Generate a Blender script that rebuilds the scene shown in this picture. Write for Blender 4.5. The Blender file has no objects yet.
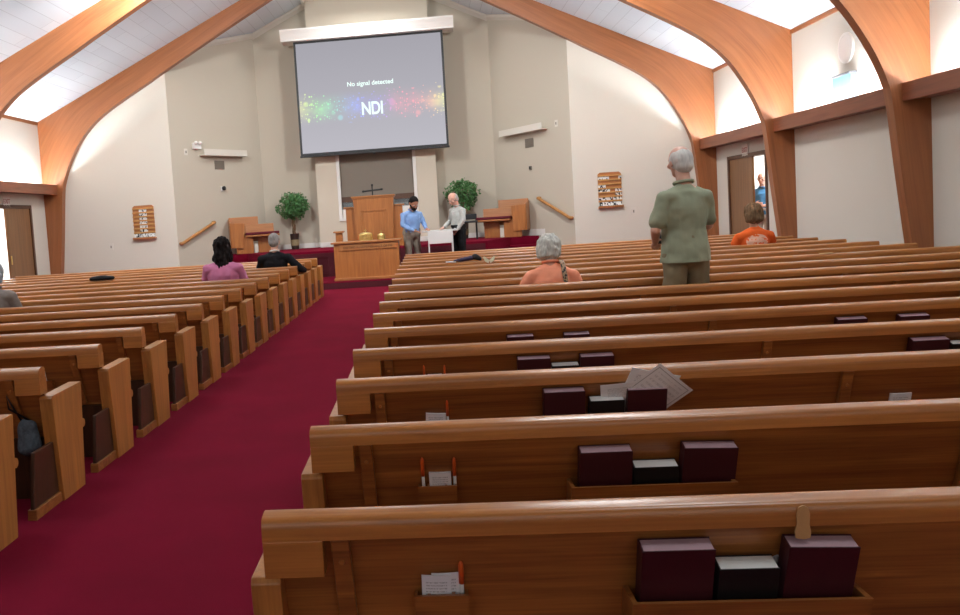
import bpy, bmesh, math, random
from mathutils import Vector, Matrix, noise, Euler
random.seed(7)
PI = math.pi
C = bpy.context.scene.collection

# ------------------------------------------------------------------ helpers
def srgb(h):
    if isinstance(h, str):
        h = tuple(int(h[i:i+2], 16) for i in (0, 2, 4))
    return tuple(((c/255)/12.92 if c/255 <= .04045 else ((c/255+.055)/1.055)**2.4) for c in h) + (1,)

def newmat(name):
    m = bpy.data.materials.new(name); m.use_nodes = True
    nt = m.node_tree
    return m, nt, nt.nodes['Principled BSDF'], nt.nodes, nt.links

def plain(name, col, rough=.6, bump=0, scale=40, var=.0, metal=0, coat=0, spec=.5, stretch=(1, 1, 1)):
    m, nt, b, N, L = newmat(name)
    b.inputs['Roughness'].default_value = rough
    b.inputs['Metallic'].default_value = metal
    b.inputs['Coat Weight'].default_value = coat
    b.inputs['Specular IOR Level'].default_value = spec
    c = srgb(col)
    b.inputs['Base Color'].default_value = c
    if var or bump:
        tc = N.new('ShaderNodeTexCoord'); mp = N.new('ShaderNodeMapping'); mp.inputs['Scale'].default_value = stretch
        nz = N.new('ShaderNodeTexNoise'); nz.inputs['Scale'].default_value = scale; nz.inputs['Detail'].default_value = 4
        L.new(tc.outputs['Object'], mp.inputs['Vector']); L.new(mp.outputs['Vector'], nz.inputs['Vector'])
        if var:
            r = N.new('ShaderNodeValToRGB')
            r.color_ramp.elements[0].position = .3; r.color_ramp.elements[1].position = .7
            r.color_ramp.elements[0].color = tuple(x*(1-var) for x in c[:3])+(1,)
            r.color_ramp.elements[1].color = tuple(min(1, x*(1+var)) for x in c[:3])+(1,)
            L.new(nz.outputs['Fac'], r.inputs['Fac']); L.new(r.outputs['Color'], b.inputs['Base Color'])
        if bump:
            bp = N.new('ShaderNodeBump'); bp.inputs['Strength'].default_value = bump; bp.inputs['Distance'].default_value = .01
            L.new(nz.outputs['Fac'], bp.inputs['Height']); L.new(bp.outputs['Normal'], b.inputs['Normal'])
    return m

def wood(name, light, dark, axis='X', rough=.32, coat=.3, coord='Object', fine=1.0, spec=.5):
    m, nt, b, N, L = newmat(name)
    tc = N.new('ShaderNodeTexCoord'); mp = N.new('ShaderNodeMapping')
    sc = {'X': (.9, 14, 14), 'Y': (14, .9, 14), 'Z': (14, 14, .9)}[axis]
    mp.inputs['Scale'].default_value = tuple(s*fine for s in sc)
    oi = N.new('ShaderNodeObjectInfo'); add = N.new('ShaderNodeVectorMath'); add.operation = 'ADD'
    mul = N.new('ShaderNodeMath'); mul.operation = 'MULTIPLY'; mul.inputs[1].default_value = 37.0
    cmb = N.new('ShaderNodeCombineXYZ')
    L.new(oi.outputs['Random'], mul.inputs[0])
    for k in range(3): L.new(mul.outputs[0], cmb.inputs[k])
    L.new(tc.outputs[coord], mp.inputs['Vector']); L.new(mp.outputs['Vector'], add.inputs[0]); L.new(cmb.outputs[0], add.inputs[1])
    n1 = N.new('ShaderNodeTexNoise'); n1.inputs['Scale'].default_value = 1.2; n1.inputs['Detail'].default_value = 5; n1.inputs['Distortion'].default_value = 1.3
    L.new(add.outputs[0], n1.inputs['Vector'])
    mp2 = N.new('ShaderNodeMapping'); mp2.inputs['Scale'].default_value = tuple((2 if s < 5 else 7) for s in sc)
    n2 = N.new('ShaderNodeTexNoise'); n2.inputs['Scale'].default_value = 1.5; n2.inputs['Detail'].default_value = 3
    L.new(add.outputs[0], mp2.inputs['Vector']); L.new(mp2.outputs['Vector'], n2.inputs['Vector'])
    mx = N.new('ShaderNodeMix'); mx.data_type = 'FLOAT'; mx.inputs[0].default_value = .35
    L.new(n1.outputs['Fac'], mx.inputs[2]); L.new(n2.outputs['Fac'], mx.inputs[3])
    r = N.new('ShaderNodeValToRGB'); r.color_ramp.elements[0].position = .32; r.color_ramp.elements[1].position = .66
    r.color_ramp.elements[0].color = srgb(dark); r.color_ramp.elements[1].color = srgb(light)
    L.new(mx.outputs[0], r.inputs['Fac']); L.new(r.outputs['Color'], b.inputs['Base Color'])
    b.inputs['Roughness'].default_value = rough; b.inputs['Coat Weight'].default_value = coat; b.inputs['Coat Roughness'].default_value = .22
    b.inputs['Specular IOR Level'].default_value = spec
    bp = N.new('ShaderNodeBump'); bp.inputs['Strength'].default_value = .06; bp.inputs['Distance'].default_value = .004
    L.new(mx.outputs[0], bp.inputs['Height']); L.new(bp.outputs['Normal'], b.inputs['Normal'])
    return m

def obj(name, bm, m, parent=None, loc=None, smooth=False):
    me = bpy.data.meshes.new(name)
    if isinstance(bm, bpy.types.Mesh): me = bm
    else:
        bm.normal_update(); bm.to_mesh(me); bm.free()
    o = bpy.data.objects.new(name, me); C.objects.link(o)
    if m is not None and not me.materials: me.materials.append(m)
    if parent is not None: o.parent = parent
    if loc: o.location = loc
    if smooth:
        for p in me.polygons: p.use_smooth = True
    return o

def tag(o, label, cat, group=None):
    o['label'] = label; o['category'] = cat
    if group: o['group'] = group
    return o

def thing(name, label, cat, loc=(0, 0, 0), rz=0, group=None):
    o = bpy.data.objects.new(name, None); C.objects.link(o)
    o.empty_display_size = .1; o.location = loc; o.rotation_euler = (0, 0, rz)
    return tag(o, label, cat, group)

def struct(name, bm, m, parent=None, smooth=False):
    o = obj(name, bm, m, parent, smooth=smooth); o['kind'] = 'structure'
    return o

def B(): return bmesh.new()

def box(bm, x0, x1, y0, y1, z0, z1, bev=0, seg=2):
    vs = [bm.verts.new((x, y, z)) for x in (x0, x1) for y in (y0, y1) for z in (z0, z1)]
    fs = [(0, 1, 3, 2), (4, 6, 7, 5), (0, 4, 5, 1), (2, 3, 7, 6), (0, 2, 6, 4), (1, 5, 7, 3)]
    F = [bm.faces.new([vs[i] for i in f]) for f in fs]
    if bev:
        es = list({e for f in F for e in f.edges})
        bmesh.ops.bevel(bm, geom=es, offset=bev, segments=seg, profile=.5, affect='EDGES')
    return bm

def prism(bm, pts, a0, a1, axis='Y', bev=0, seg=2):
    """extrude a polygon; axis Y: pts are (x,z); axis X: pts are (y,z); axis Z: pts are (x,y)"""
    def P(p, a): return {'Y': (p[0], a, p[1]), 'X': (a, p[0], p[1]), 'Z': (p[0], p[1], a)}[axis]
    A = [bm.verts.new(P(p, a0)) for p in pts]; Bv = [bm.verts.new(P(p, a1)) for p in pts]
    n = len(pts); F = []
    F.append(bm.faces.new(A)); F.append(bm.faces.new(Bv[::-1]))
    for i in range(n): F.append(bm.faces.new([A[i], Bv[i], Bv[(i+1) % n], A[(i+1) % n]]))
    bmesh.ops.recalc_face_normals(bm, faces=F)
    if bev:
        es = list({e for f in F for e in f.edges})
        bmesh.ops.bevel(bm, geom=es, offset=bev, segments=seg, profile=.5, affect='EDGES')
    return bm

def tube(bm, pts, r, seg=10):
    rings = []
    n = len(pts); pts = [Vector(p) for p in pts]
    rr = r if isinstance(r, (list, tuple)) else [r]*n
    for i, p in enumerate(pts):
        d = (pts[min(i+1, n-1)] - pts[max(i-1, 0)]).normalized()
        u = d.orthogonal().normalized() if i == 0 else (u0 - d*u0.dot(d)).normalized()
        u0 = u; v = d.cross(u)
        rings.append([bm.verts.new(p + rr[i]*(u*math.cos(2*PI*k/seg) + v*math.sin(2*PI*k/seg))) for k in range(seg)])
    F = []
    for a, b in zip(rings, rings[1:]):
        for k in range(seg): F.append(bm.faces.new([a[k], a[(k+1) % seg], b[(k+1) % seg], b[k]]))
    F.append(bm.faces.new(rings[0][::-1])); F.append(bm.faces.new(rings[-1]))
    bmesh.ops.recalc_face_normals(bm, faces=F)
    return bm

def lathe(bm, prof, cx=0, cy=0, seg=20):
    rings = [[bm.verts.new((cx+r*math.cos(2*PI*k/seg), cy+r*math.sin(2*PI*k/seg), z)) for k in range(seg)] for r, z in prof]
    F = []
    for a, b in zip(rings, rings[1:]):
        for k in range(seg): F.append(bm.faces.new([a[k], a[(k+1) % seg], b[(k+1) % seg], b[k]]))
    F.append(bm.faces.new(rings[0][::-1])); F.append(bm.faces.new(rings[-1]))
    bmesh.ops.recalc_face_normals(bm, faces=F)
    return bm

def ell(bm, c, r, rot=None, sub=2):
    M = Matrix.Translation(c) @ (rot.to_matrix().to_4x4() if rot else Matrix()) @ Matrix.Diagonal((r[0], r[1], r[2], 1))
    bmesh.ops.create_icosphere(bm, subdivisions=sub, radius=1, matrix=M)
    return bm

def hull(bm, items, sub=2):
    """convex hull of several ellipsoids, added as one closed lump"""
    t = bmesh.new()
    for it in items:
        c, r = it[0], it[1]
        if not isinstance(r, (tuple, list)): r = (r, r, r)
        ell(t, c, r, it[2] if len(it) > 2 else None, sub)
    res = bmesh.ops.convex_hull(t, input=t.verts[:])
    drop = list({g for g in res['geom_interior'] + res['geom_unused'] if isinstance(g, bmesh.types.BMVert)})
    bmesh.ops.delete(t, geom=drop, context='VERTS')
    me = bpy.data.meshes.new('t'); t.to_mesh(me); t.free(); bm.from_mesh(me); bpy.data.meshes.remove(me)
    return bm

def chain(bm, pts, sub=2):
    for a, b in zip(pts, pts[1:]): hull(bm, [a, b], sub)
    return bm

def blend(bm, voxel=.009, smooth=3, wob=0, wf=8, cut=None, seed=0, wscale=(1, 1, 1)):
    """fuse overlapping lumps into one continuous skin"""
    me = bpy.data.meshes.new('tmp'); bm.to_mesh(me); bm.free()
    o = bpy.data.objects.new('tmp', me); C.objects.link(o)
    md = o.modifiers.new('r', 'REMESH'); md.mode = 'VOXEL'; md.voxel_size = voxel
    dg = bpy.context.evaluated_depsgraph_get(); dg.update()
    m2 = bpy.data.meshes.new_from_object(o.evaluated_get(dg), depsgraph=dg)
    C.objects.unlink(o); bpy.data.objects.remove(o); bpy.data.meshes.remove(me)
    b = bmesh.new(); b.from_mesh(m2); bpy.data.meshes.remove(m2)
    for _ in range(smooth):
        bmesh.ops.smooth_vert(b, verts=b.verts[:], factor=.5, use_axis_x=True, use_axis_y=True, use_axis_z=True)
    if wob:
        b.normal_update()
        for v in b.verts:
            p = Vector((v.co.x*wscale[0], v.co.y*wscale[1], v.co.z*wscale[2]))*wf + Vector((seed*3.1, seed, 0))
            v.co += v.normal*wob*noise.fractal(p, 1.0, 2.0, 2)
    for c in (cut or []):
        geom = b.verts[:] + b.edges[:] + b.faces[:]
        bmesh.ops.bisect_plane(b, geom=geom, plane_co=c[0], plane_no=c[1], clear_outer=True)
    return b

# ------------------------------------------------------------------ materials
TUBE = 250
PEW_L, PEW_D = 'b27338', '7a4623'
M = {}
M['pew'] = wood('pew_oak', PEW_L, PEW_D, 'X', rough=.34, coat=.35)
M['pewrail'] = wood('pew_rail_oak', 'ba7636', '8f5626', 'X', rough=.30, coat=.45)
M['pewend'] = wood('pew_end_oak', 'bc7f3f', '97602d', 'Z', rough=.36, coat=.3)
M['pewshade'] = wood('pew_oak_shade_tint', '4d2c17', '351d0f', 'Z', rough=.45, coat=.1)  # oak darkened so its colour carries the shade below the pew backs
M['beam'] = wood('laminated_fir', 'a4643a', '87502c', 'X', rough=.42, coat=.15, coord='UV', fine=.45)
M['ledge'] = wood('stained_fir', '8c4f30', '6f3c23', 'Y', rough=.42, coat=.15, fine=.6)
M['strip'] = wood('eave_fir', 'a8683c', '855029', 'Y', rough=.5, coat=0)
M['door'] = wood('door_veneer', '8a6039', '6d4929', 'Z', rough=.4, coat=.15, fine=.6)
M['doorframe'] = wood('door_frame', '5a3a24', '46291a', 'Z', rough=.5, coat=.1)
M['oakz'] = wood('pulpit_oak', 'b6743c', '96592b', 'Z', rough=.35, coat=.3, fine=.8)
M['oakx'] = wood('table_oak', 'b67742', '975f33', 'X', rough=.35, coat=.3, fine=.8)
M['railwood'] = wood('handrail_oak', 'bd8448', '99652f', 'Y', rough=.4, coat=.2)
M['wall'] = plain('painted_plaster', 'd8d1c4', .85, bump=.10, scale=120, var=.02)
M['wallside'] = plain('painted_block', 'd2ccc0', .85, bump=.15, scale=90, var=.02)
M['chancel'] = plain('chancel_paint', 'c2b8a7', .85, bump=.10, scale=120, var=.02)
M['pilaster'] = plain('pilaster_paint', 'd3c7b4', .85, bump=.06, scale=120, var=.015)
M['white'] = plain('white_paint', 'e6e2dc', .6)
M['offwhite'] = plain('offwhite_paint', 'd9d2c6', .7)
M['carpetwall'] = plain('baptistry_taupe', '857b6f', .9, bump=.1, scale=200, var=.06)
M['black'] = plain('black_metal', '161616', .45)
M['blackp'] = plain('black_plastic', '121214', .5)
M['brass'] = plain('polished_brass', 'ecd48c', .34, metal=1)
M['vent'] = plain('vent_grey', '7b7266', .6)
M['maroonbook'] = plain('maroon_cloth_cover', '3f0f19', .5, bump=.05, scale=300, var=.1)
M['pinkpages'] = plain('pink_edged_pages', 'b99aa2', .5, bump=.0, scale=60, stretch=(1, 40, 1))
M['blackbook'] = plain('black_leather_cover', '0d0c0e', .5, bump=.05, scale=300)
M['whitepages'] = plain('white_pages', 'e4e4e0', .7)
M['paper'] = plain('paper_white', 'eceef2', .8)
M['orange'] = plain('orange_plastic', 'ea6a2c', .4)
M['pencilwhite'] = plain('white_plastic', 'e2dfda', .4)
M['slat'] = wood('light_slat', 'd09a58', 'b27e42', 'X', rough=.4, coat=.2)
M['cushion'] = plain('maroon_cushion', '5e1020', .9, bump=.2, scale=200, var=.15)
M['leaf'] = plain('ficus_leaf', '4a7842', .5, var=.45, scale=9)
M['trunk'] = plain('braided_trunk', '6f573d', .8, bump=.4, scale=30, var=.2)
M['pot'] = plain('dark_pot', '2f1d15', .4)
M['potband'] = plain('pot_band', '8a7a5a', .5, var=.2, scale=60)
M['skin'] = plain('skin', 'c08f78', .55, var=.06, scale=18)
M['skinpink'] = plain('skin_pink', 'c99a86', .5, var=.06, scale=18)
M['tan'] = plain('tan_wood_tab', 'b98a58', .5, var=.08, scale=30)
m_, nt_, b_, N_, L_ = newmat('lit_tube'); b_.inputs['Emission Color'].default_value = (.80, .93, 1, 1); b_.inputs['Emission Strength'].default_value = TUBE
M['tube'] = m_
M['gold'] = plain('gold_engraved', '4a2c14', .6)
M['red'] = plain('exit_red', 'a03026', .5)
M['dirtywhite'] = plain('sign_white', 'ddd2c8', .5)

def carpet():
    m, nt, b, N, L = newmat('red_carpet')
    tc = N.new('ShaderNodeTexCoord')
    n1 = N.new('ShaderNodeTexNoise'); n1.inputs['Scale'].default_value = 220; n1.inputs['Detail'].default_value = 2
    n2 = N.new('ShaderNodeTexNoise'); n2.inputs['Scale'].default_value = 1.6; n2.inputs['Detail'].default_value = 5
    L.new(tc.outputs['Object'], n1.inputs['Vector']); L.new(tc.outputs['Object'], n2.inputs['Vector'])
    mx = N.new('ShaderNodeMix'); mx.data_type = 'FLOAT'; mx.inputs[0].default_value = .55
    L.new(n1.outputs['Fac'], mx.inputs[2]); L.new(n2.outputs['Fac'], mx.inputs[3])
    r = N.new('ShaderNodeValToRGB'); r.color_ramp.elements[0].position = .3; r.color_ramp.elements[1].position = .7
    r.color_ramp.elements[0].color = srgb('5c051b'); r.color_ramp.elements[1].color = srgb('740826')
    L.new(mx.outputs[0], r.inputs['Fac']); L.new(r.outputs['Color'], b.inputs['Base Color'])
    b.inputs['Roughness'].default_value = 1; b.inputs['Specular IOR Level'].default_value = .1
    b.inputs['Sheen Weight'].default_value = .15; b.inputs['Sheen Roughness'].default_value = .5
    b.inputs['Sheen Tint'].default_value = srgb('c03050')
    bp = N.new('ShaderNodeBump'); bp.inputs['Strength'].default_value = .5; bp.inputs['Distance'].default_value = .004
    L.new(n1.outputs['Fac'], bp.inputs['Height']); L.new(bp.outputs['Normal'], b.inputs['Normal'])
    return m
M['carpet'] = carpet()
M['carpetdark'] = plain('dark_maroon_riser', '4a0a17', .95, bump=.3, scale=200, var=.12)

def ceiling_mat():
    m, nt, b, N, L = newmat('ceiling_planks')
    tc = N.new('ShaderNodeTexCoord')
    br = N.new('ShaderNodeTexBrick'); br.offset = .37; br.squash = 1
    br.inputs['Color1'].default_value = srgb('dfe7ee'); br.inputs['Color2'].default_value = srgb('d9e1e9')
    br.inputs['Mortar'].default_value = srgb('c3cad1'); br.inputs['Scale'].default_value = 1
    br.inputs['Mortar Size'].default_value = .006; br.inputs['Brick Width'].default_value = 2.4; br.inputs['Row Height'].default_value = .3
    L.new(tc.outputs['UV'], br.inputs['Vector']); L.new(br.outputs['Color'], b.inputs['Base Color'])
    b.inputs['Roughness'].default_value = .8
    return m
M['ceiling'] = ceiling_mat()

def paper_print(name, border=False, dense=30, stretch=1.0):
    """white paper with rows of small grey print"""
    m, nt, b, N, L = newmat(name)
    tc = N.new('ShaderNodeTexCoord'); sp = N.new('ShaderNodeSeparateXYZ'); L.new(tc.outputs['UV'], sp.inputs[0])
    def mth(op, a, v=None):
        n = N.new('ShaderNodeMath'); n.operation = op
        L.new(a, n.inputs[0])
        if v is not None:
            if hasattr(v, 'is_linked'): L.new(v, n.inputs[1])
            else: n.inputs[1].default_value = v
        return n.outputs[0]
    row = mth('GREATER_THAN', mth('FRACT', mth('MULTIPLY', sp.outputs[1], dense)), .55)
    nz = N.new('ShaderNodeTexNoise'); nz.inputs['Scale'].default_value = 1; nz.inputs['Detail'].default_value = 1
    mp = N.new('ShaderNodeMapping'); mp.inputs['Scale'].default_value = (60*stretch, dense*1.0, 1)
    L.new(tc.outputs['UV'], mp.inputs[0]); L.new(mp.outputs[0], nz.inputs['Vector'])
    ink = mth('MULTIPLY', row, mth('GREATER_THAN', nz.outputs['Fac'], .47))
    ax = mth('ABSOLUTE', mth('SUBTRACT', sp.outputs[0], .5)); ay = mth('ABSOLUTE', mth('SUBTRACT', sp.outputs[1], .5))
    inside = mth('MULTIPLY', mth('LESS_THAN', ax, .36), mth('LESS_THAN', ay, .36))
    ink = mth('MULTIPLY', mth('MULTIPLY', ink, inside), .55)
    if border:
        big = mth('MAXIMUM', ax, ay)
        line = mth('MULTIPLY', mth('GREATER_THAN', big, .425), mth('LESS_THAN', big, .44))
        ink = mth('MAXIMUM', mth('MULTIPLY', ink, .5), mth('MULTIPLY', line, .7))
    mx = N.new('ShaderNodeMix'); mx.data_type = 'RGBA'
    mx.inputs[6].default_value = srgb('eef0f4'); mx.inputs[7].default_value = srgb('70737c')
    L.new(ink, mx.inputs[0]); L.new(mx.outputs[2], b.inputs['Base Color']); b.inputs['Roughness'].default_value = .8
    return m
M['print'] = paper_print('printed_card', dense=14)
M['sheet'] = paper_print('printed_sheet', dense=26)
M['border'] = paper_print('bordered_sheet', border=True, dense=9)

def sheet_mesh(w, h, t=.0015, bend=0):
    """a paper sheet in the XZ plane, front towards -Y, with UVs"""
    bm = B(); uv = bm.loops.layers.uv.new('UVMap')
    n = 6
    f = [[bm.verts.new((w*(i/n-.5), bend*math.sin(PI*i/n)*-1, h*j)) for j in (0, 1)] for i in range(n+1)]
    k = [[bm.verts.new((w*(i/n-.5), bend*math.sin(PI*i/n)*-1+t, h*j)) for j in (0, 1)] for i in range(n+1)]
    for i in range(n):
        for F in (bm.faces.new([f[i][0], f[i+1][0], f[i+1][1], f[i][1]]), bm.faces.new([k[i][0], k[i][1], k[i+1][1], k[i+1][0]]),
                  bm.faces.new([f[i][1], f[i+1][1], k[i+1][1], k[i][1]]), bm.faces.new([f[i][0], k[i][0], k[i+1][0], f[i+1][0]])):
            for l in F.loops: l[uv].uv = (l.vert.co.x/w+.5, l.vert.co.z/h)
    for i in (0, n):
        F = bm.faces.new([f[i][0], f[i][1], k[i][1], k[i][0]])
        for l in F.loops: l[uv].uv = (.01, .01)
    bmesh.ops.recalc_face_normals(bm, faces=bm.faces[:])
    return bm

# ------------------------------------------------------------------ camera (fitted to the photograph)
R = [[0.9941114875346235, 0.08651410943128947, -0.06525074115294689],
     [0.05892765038548287, 0.07373115736668025, 0.9955356590574196],
     [-0.09093889361403242, 0.9935185077813877, -0.06819891732352037]]
cam = bpy.data.cameras.new('camera'); co = bpy.data.objects.new('camera', cam); C.objects.link(co)
CZ = 1.4695
m4 = Matrix(((R[0][0], R[1][0], -R[2][0], 0), (R[0][1], R[1][1], -R[2][1], 0), (R[0][2], R[1][2], -R[2][2], CZ), (0, 0, 0, 1)))
co.matrix_world = m4
cam.sensor_width = 36; cam.lens = 850/960*36; cam.shift_x = (480-353.4154)/960; cam.shift_y = -(307.5-277.4314)/960
cam.clip_start = .02; cam.clip_end = 200
bpy.context.scene.camera = co

# ------------------------------------------------------------------ setting
XL, XR, CX, EAVE, SL = -9.28, 6.6, -1.3, 4.3, .48
YB = -3.2                                                            # rear of the room
def roof(x): return EAVE + SL*((x-XL)*7.9/7.98 if x < CX else XR-x)
struct('floor', box(B(), XL-1.5, XR+1.5, YB-.2, 25, -.2, 0), M['carpet'])

def ceiling():
    bm = B(); uv = bm.loops.layers.uv.new('UVMap')
    for x0, x1 in ((XL, CX), (CX, XR)):
        pts = [(x0, roof(x0)), (x1, roof(x1))]
        lo = [[bm.verts.new((x, y, z)) for y in (YB, 23.4)] for x, z in pts]
        hi = [[bm.verts.new((x, y, z+.12)) for y in (YB, 23.4)] for x, z in pts]
        for q in ((lo[0][0], lo[0][1], lo[1][1], lo[1][0]), (hi[0][0], hi[1][0], hi[1][1], hi[0][1]),
                  (lo[0][0], hi[0][0], hi[0][1], lo[0][1]), (lo[0][0], lo[1][0], hi[1][0], hi[0][0]), (lo[0][1], hi[0][1], hi[1][1], lo[1][1])):
            f = bm.faces.new(q)
            for l in f.loops: l[uv].uv = (l.vert.co.y+.3, abs(l.vert.co.x-CX)*1.109)
    return bm
struct('ceiling', ceiling(), M['ceiling'])

DY0, DY1, DZ = 17.22, 19.32, 2.27
def sidewall(x0, x1):
    bm = B()
    box(bm, x0, x1, YB, DY0, 0, EAVE); box(bm, x0, x1, DY1, 20.5, 0, EAVE); box(bm, x0, x1, DY0, DY1, DZ, EAVE)
    return bm
struct('wall_left', sidewall(XL-.18, XL), M['wallside'])
struct('wall_right', sidewall(XR, XR+.18), M['wallside'])
PX0, PX1 = -6.085, 3.415
struct('wall_front_left', prism(B(), [(XL, 0), (PX0, 0), (PX0, roof(PX0)), (XL, EAVE)], 20.27, 20.42), M['wall'])
struct('wall_front_right', prism(B(), [(PX1, 0), (XR, 0), (XR, EAVE), (PX1, roof(PX1))], 20.27, 20.42), M['wall'])
BX0, BX1, YC = -4.41, 1.86, 23.0
def splaywall(a, b, t):
    bm = B(); a = Vector(a); b = Vector(b); n = Vector((b.y-a.y, -(b.x-a.x))).normalized()*t
    vs = []
    for p in (a, b, b+n, a+n):
        z = roof(p.x) + .0
        vs.append((bm.verts.new((p.x, p.y, 0)), bm.verts.new((p.x, p.y, z))))
    bm.faces.new([v[0] for v in vs]); bm.faces.new([v[1] for v in vs][::-1])
    for i in range(4): bm.faces.new([vs[i][0], vs[i][1], vs[(i+1) % 4][1], vs[(i+1) % 4][0]])
    bmesh.ops.recalc_face_normals(bm, faces=bm.faces[:])
    return bm
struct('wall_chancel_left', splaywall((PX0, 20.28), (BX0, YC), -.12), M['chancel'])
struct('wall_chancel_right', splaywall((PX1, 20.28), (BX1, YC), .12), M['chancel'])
AX0, AX1, AZ0, AZ1, CWY = -2.25, -.31, 1.52, 3.9, 22.6               # baptistry opening in the projecting middle wall
struct('wall_chancel_back', (lambda b: (prism(b, [(BX0-.3, 0), (-2.5, 0), (-2.5, roof(-2.5)), (BX0-.3, roof(BX0-.3))], YC, YC+.12),
       prism(b, [(-.2, 0), (BX1+.3, 0), (BX1+.3, roof(BX1+.3)), (-.2, roof(-.2))], YC, YC+.12))[0])(B()), M['chancel'])
def midwall():
    bm = B(); L_, R_ = -2.89, .30
    box(bm, L_, AX0, CWY, YC+.1, .7, roof(L_)-.01); box(bm, AX1, R_, CWY, YC+.1, .7, roof(R_)-.01)
    box(bm, AX0, AX1, CWY, YC+.1, .7, AZ0); prism(bm, [(AX0, AZ1), (AX1, AZ1), (AX1, roof(L_)-.01), (AX0, roof(L_)-.01)], CWY, YC+.1)
    return bm
struct('wall_chancel_middle', midwall(), M['pilaster'])
def niche():
    bm = B()
    box(bm, AX0-.4, AX1+.4, 24.6, 24.7, .7, AZ1+.2); box(bm, AX0, AX1, CWY+.10, CWY+.13, 2.06, AZ1); box(bm, AX0-.4, AX0-.3, YC+.1, 24.6, .7, AZ1+.2); box(bm, AX1+.3, AX1+.4, YC+.1, 24.6, .7, AZ1+.2)
    box(bm, AX0-.4, AX1+.4, YC+.1, 24.6, AZ1+.1, AZ1+.2); box(bm, AX0-.4, AX1+.4, YC+.1, 24.6, .6, .72)
    return bm
struct('wall_baptistry', niche(), M['carpetwall'])
struct('wall_rear', prism(B(), [(XL, 0), (XR, 0), (XR, EAVE), (CX, roof(CX)), (XL, EAVE)], YB-.15, YB), M['wallside'])
# crown along the chancel ceiling, wrapped by blocks at the middle wall
def crown():
    bm = B()
    for xa, xb in ((BX0, -2.89), (.30, BX1)):
        s = 1 if xa < CX else -1
        z = lambda x: roof(x)
        pa, pb = (xa, z(xa)), (xb, z(xb))
        A = [bm.verts.new((p[0], YC-d, p[1]-h)) for p in (pa, pb) for d, h in ((0, 0), (.11, .01), (.09, .07), (.0, .16))]
        for i in range(4):
            bm.faces.new([A[i], A[(i+1) % 4], A[4+(i+1) % 4], A[4+i]])
    bmesh.ops.recalc_face_normals(bm, faces=bm.faces[:])
    return bm
struct('trim_1', crown(), M['offwhite'])
def crown_splay():
    bm = B()
    for a, b, s in (((PX0, 20.28), (BX0, YC), 1), ((PX1, 20.28), (BX1, YC), -1)):
        a = Vector(a); b = Vector(b); d = (b-a).normalized(); n = Vector((d.y*s, -d.x*s))
        A = [bm.verts.new((p.x+n.x*o, p.y+n.y*o, roof(p.x)-h)) for p in (a, b) for o, h in ((0, 0), (.10, -.02), (.08, .05), (0, .13))]
        for i in range(4): bm.faces.new([A[i], A[(i+1) % 4], A[4+(i+1) % 4], A[4+i]])
    bmesh.ops.recalc_face_normals(bm, faces=bm.faces[:])
    return bm
struct('trim_2', crown_splay(), M['offwhite'])
def mid_crown():
    bm = B()
    for x, s in ((-2.89, -1), (.30, 1)):
        z = roof(x)
        box(bm, min(x, x+s*.09), max(x, x+s*.09), CWY-.09, YC-.02, z-.13, z+.02, .02)
        box(bm, min(x, x-s*.25), max(x, x-s*.25), CWY-.09, CWY, z-.10, z+.10, .02)
    return bm
struct('trim_3', mid_crown(), M['offwhite'])
# casing round the baptistry opening, its sill, dark rail and glass front
def casing():
    bm = B(); w = .085
    box(bm, AX0-w, AX0, CWY-.03, CWY+.02, AZ0-w, AZ1, .006); box(bm, AX1, AX1+w, CWY-.03, CWY+.02, AZ0-w, AZ1, .006)
    box(bm, AX0, AX1, CWY-.03, CWY+.02, AZ0-w, AZ0, .006)
    return bm
struct('trim_4', casing(), M['white'])
struct('window_1', box(B(), AX0, AX1, CWY+.05, CWY+.09, AZ0, 1.74), M['white'])
gl, nt, b, N, L = newmat('baptistry_glass'); b.inputs['Transmission Weight'].default_value = .85; b.inputs['Roughness'].default_value = .08; b.inputs['Base Color'].default_value = srgb('d8dfe0'); b.inputs['IOR'].default_value = 1.3
struct('window_2', box(B(), AX0, AX1, CWY+.06, CWY+.075, 1.74, 1.93), gl)
struct('trim_5', box(B(), AX0, AX1, CWY+.05, CWY+.09, 1.93, 2.07), M['doorframe'])
struct('trim_6', box(B(), AX0-.2, AX1+.2, 23.3, 23.35, .72, 1.92), M['white'])

# platform, its steps and baseboards
def platform():
    bm = B()
    prism(bm, [(-3.95, 20.0), (1.35, 20.0), (2.02, 21.42), (2.72, 21.42), (BX1+.05, YC-.02), (BX0-.05, YC-.02), (-5.38, 21.42), (-4.62, 21.42)], 0, .77, 'Z')
    return bm
struct('platform', platform(), M['carpet'])
struct('platform_riser', box(B(), -3.9, 1.3, 19.97, 19.998, .15, .715), M['carpetdark'])
def riserpanels():
    bm = B(); x = -3.8
    while x < 1.2:
        for a, b_, c, d in ((x, x+.03, .22, .62), (x+.38, x+.41, .22, .62), (x, x+.41, .60, .63), (x, x+.41, .20, .23)):
            box(bm, a, b_, 19.955, 19.97, c, d)
        x += .5
    return bm
struct('trim_7', riserpanels(), M['carpetdark'])
struct('platform_step', box(B(), -3.6, 1.9, 18.1, 19.97, 0, .15, .012), M['carpet'])
struct('platform_step_riser', box(B(), -3.6, 1.9, 18.085, 18.1, 0, .125), M['carpetdark'])
for k, (x, s) in enumerate(((-5.35, 1), (2.68, -1))):
    bm = B()
    for i, (ya, yb) in enumerate(((20.45, 21.42), (20.77, 21.42), (21.1, 21.42))):
        box(bm, min(x, x+s*.7), max(x, x+s*.7), ya, yb, .19*i, .19*(i+1))
    struct('stair_'+('left', 'right')[k], bm, M['carpet'])
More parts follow.
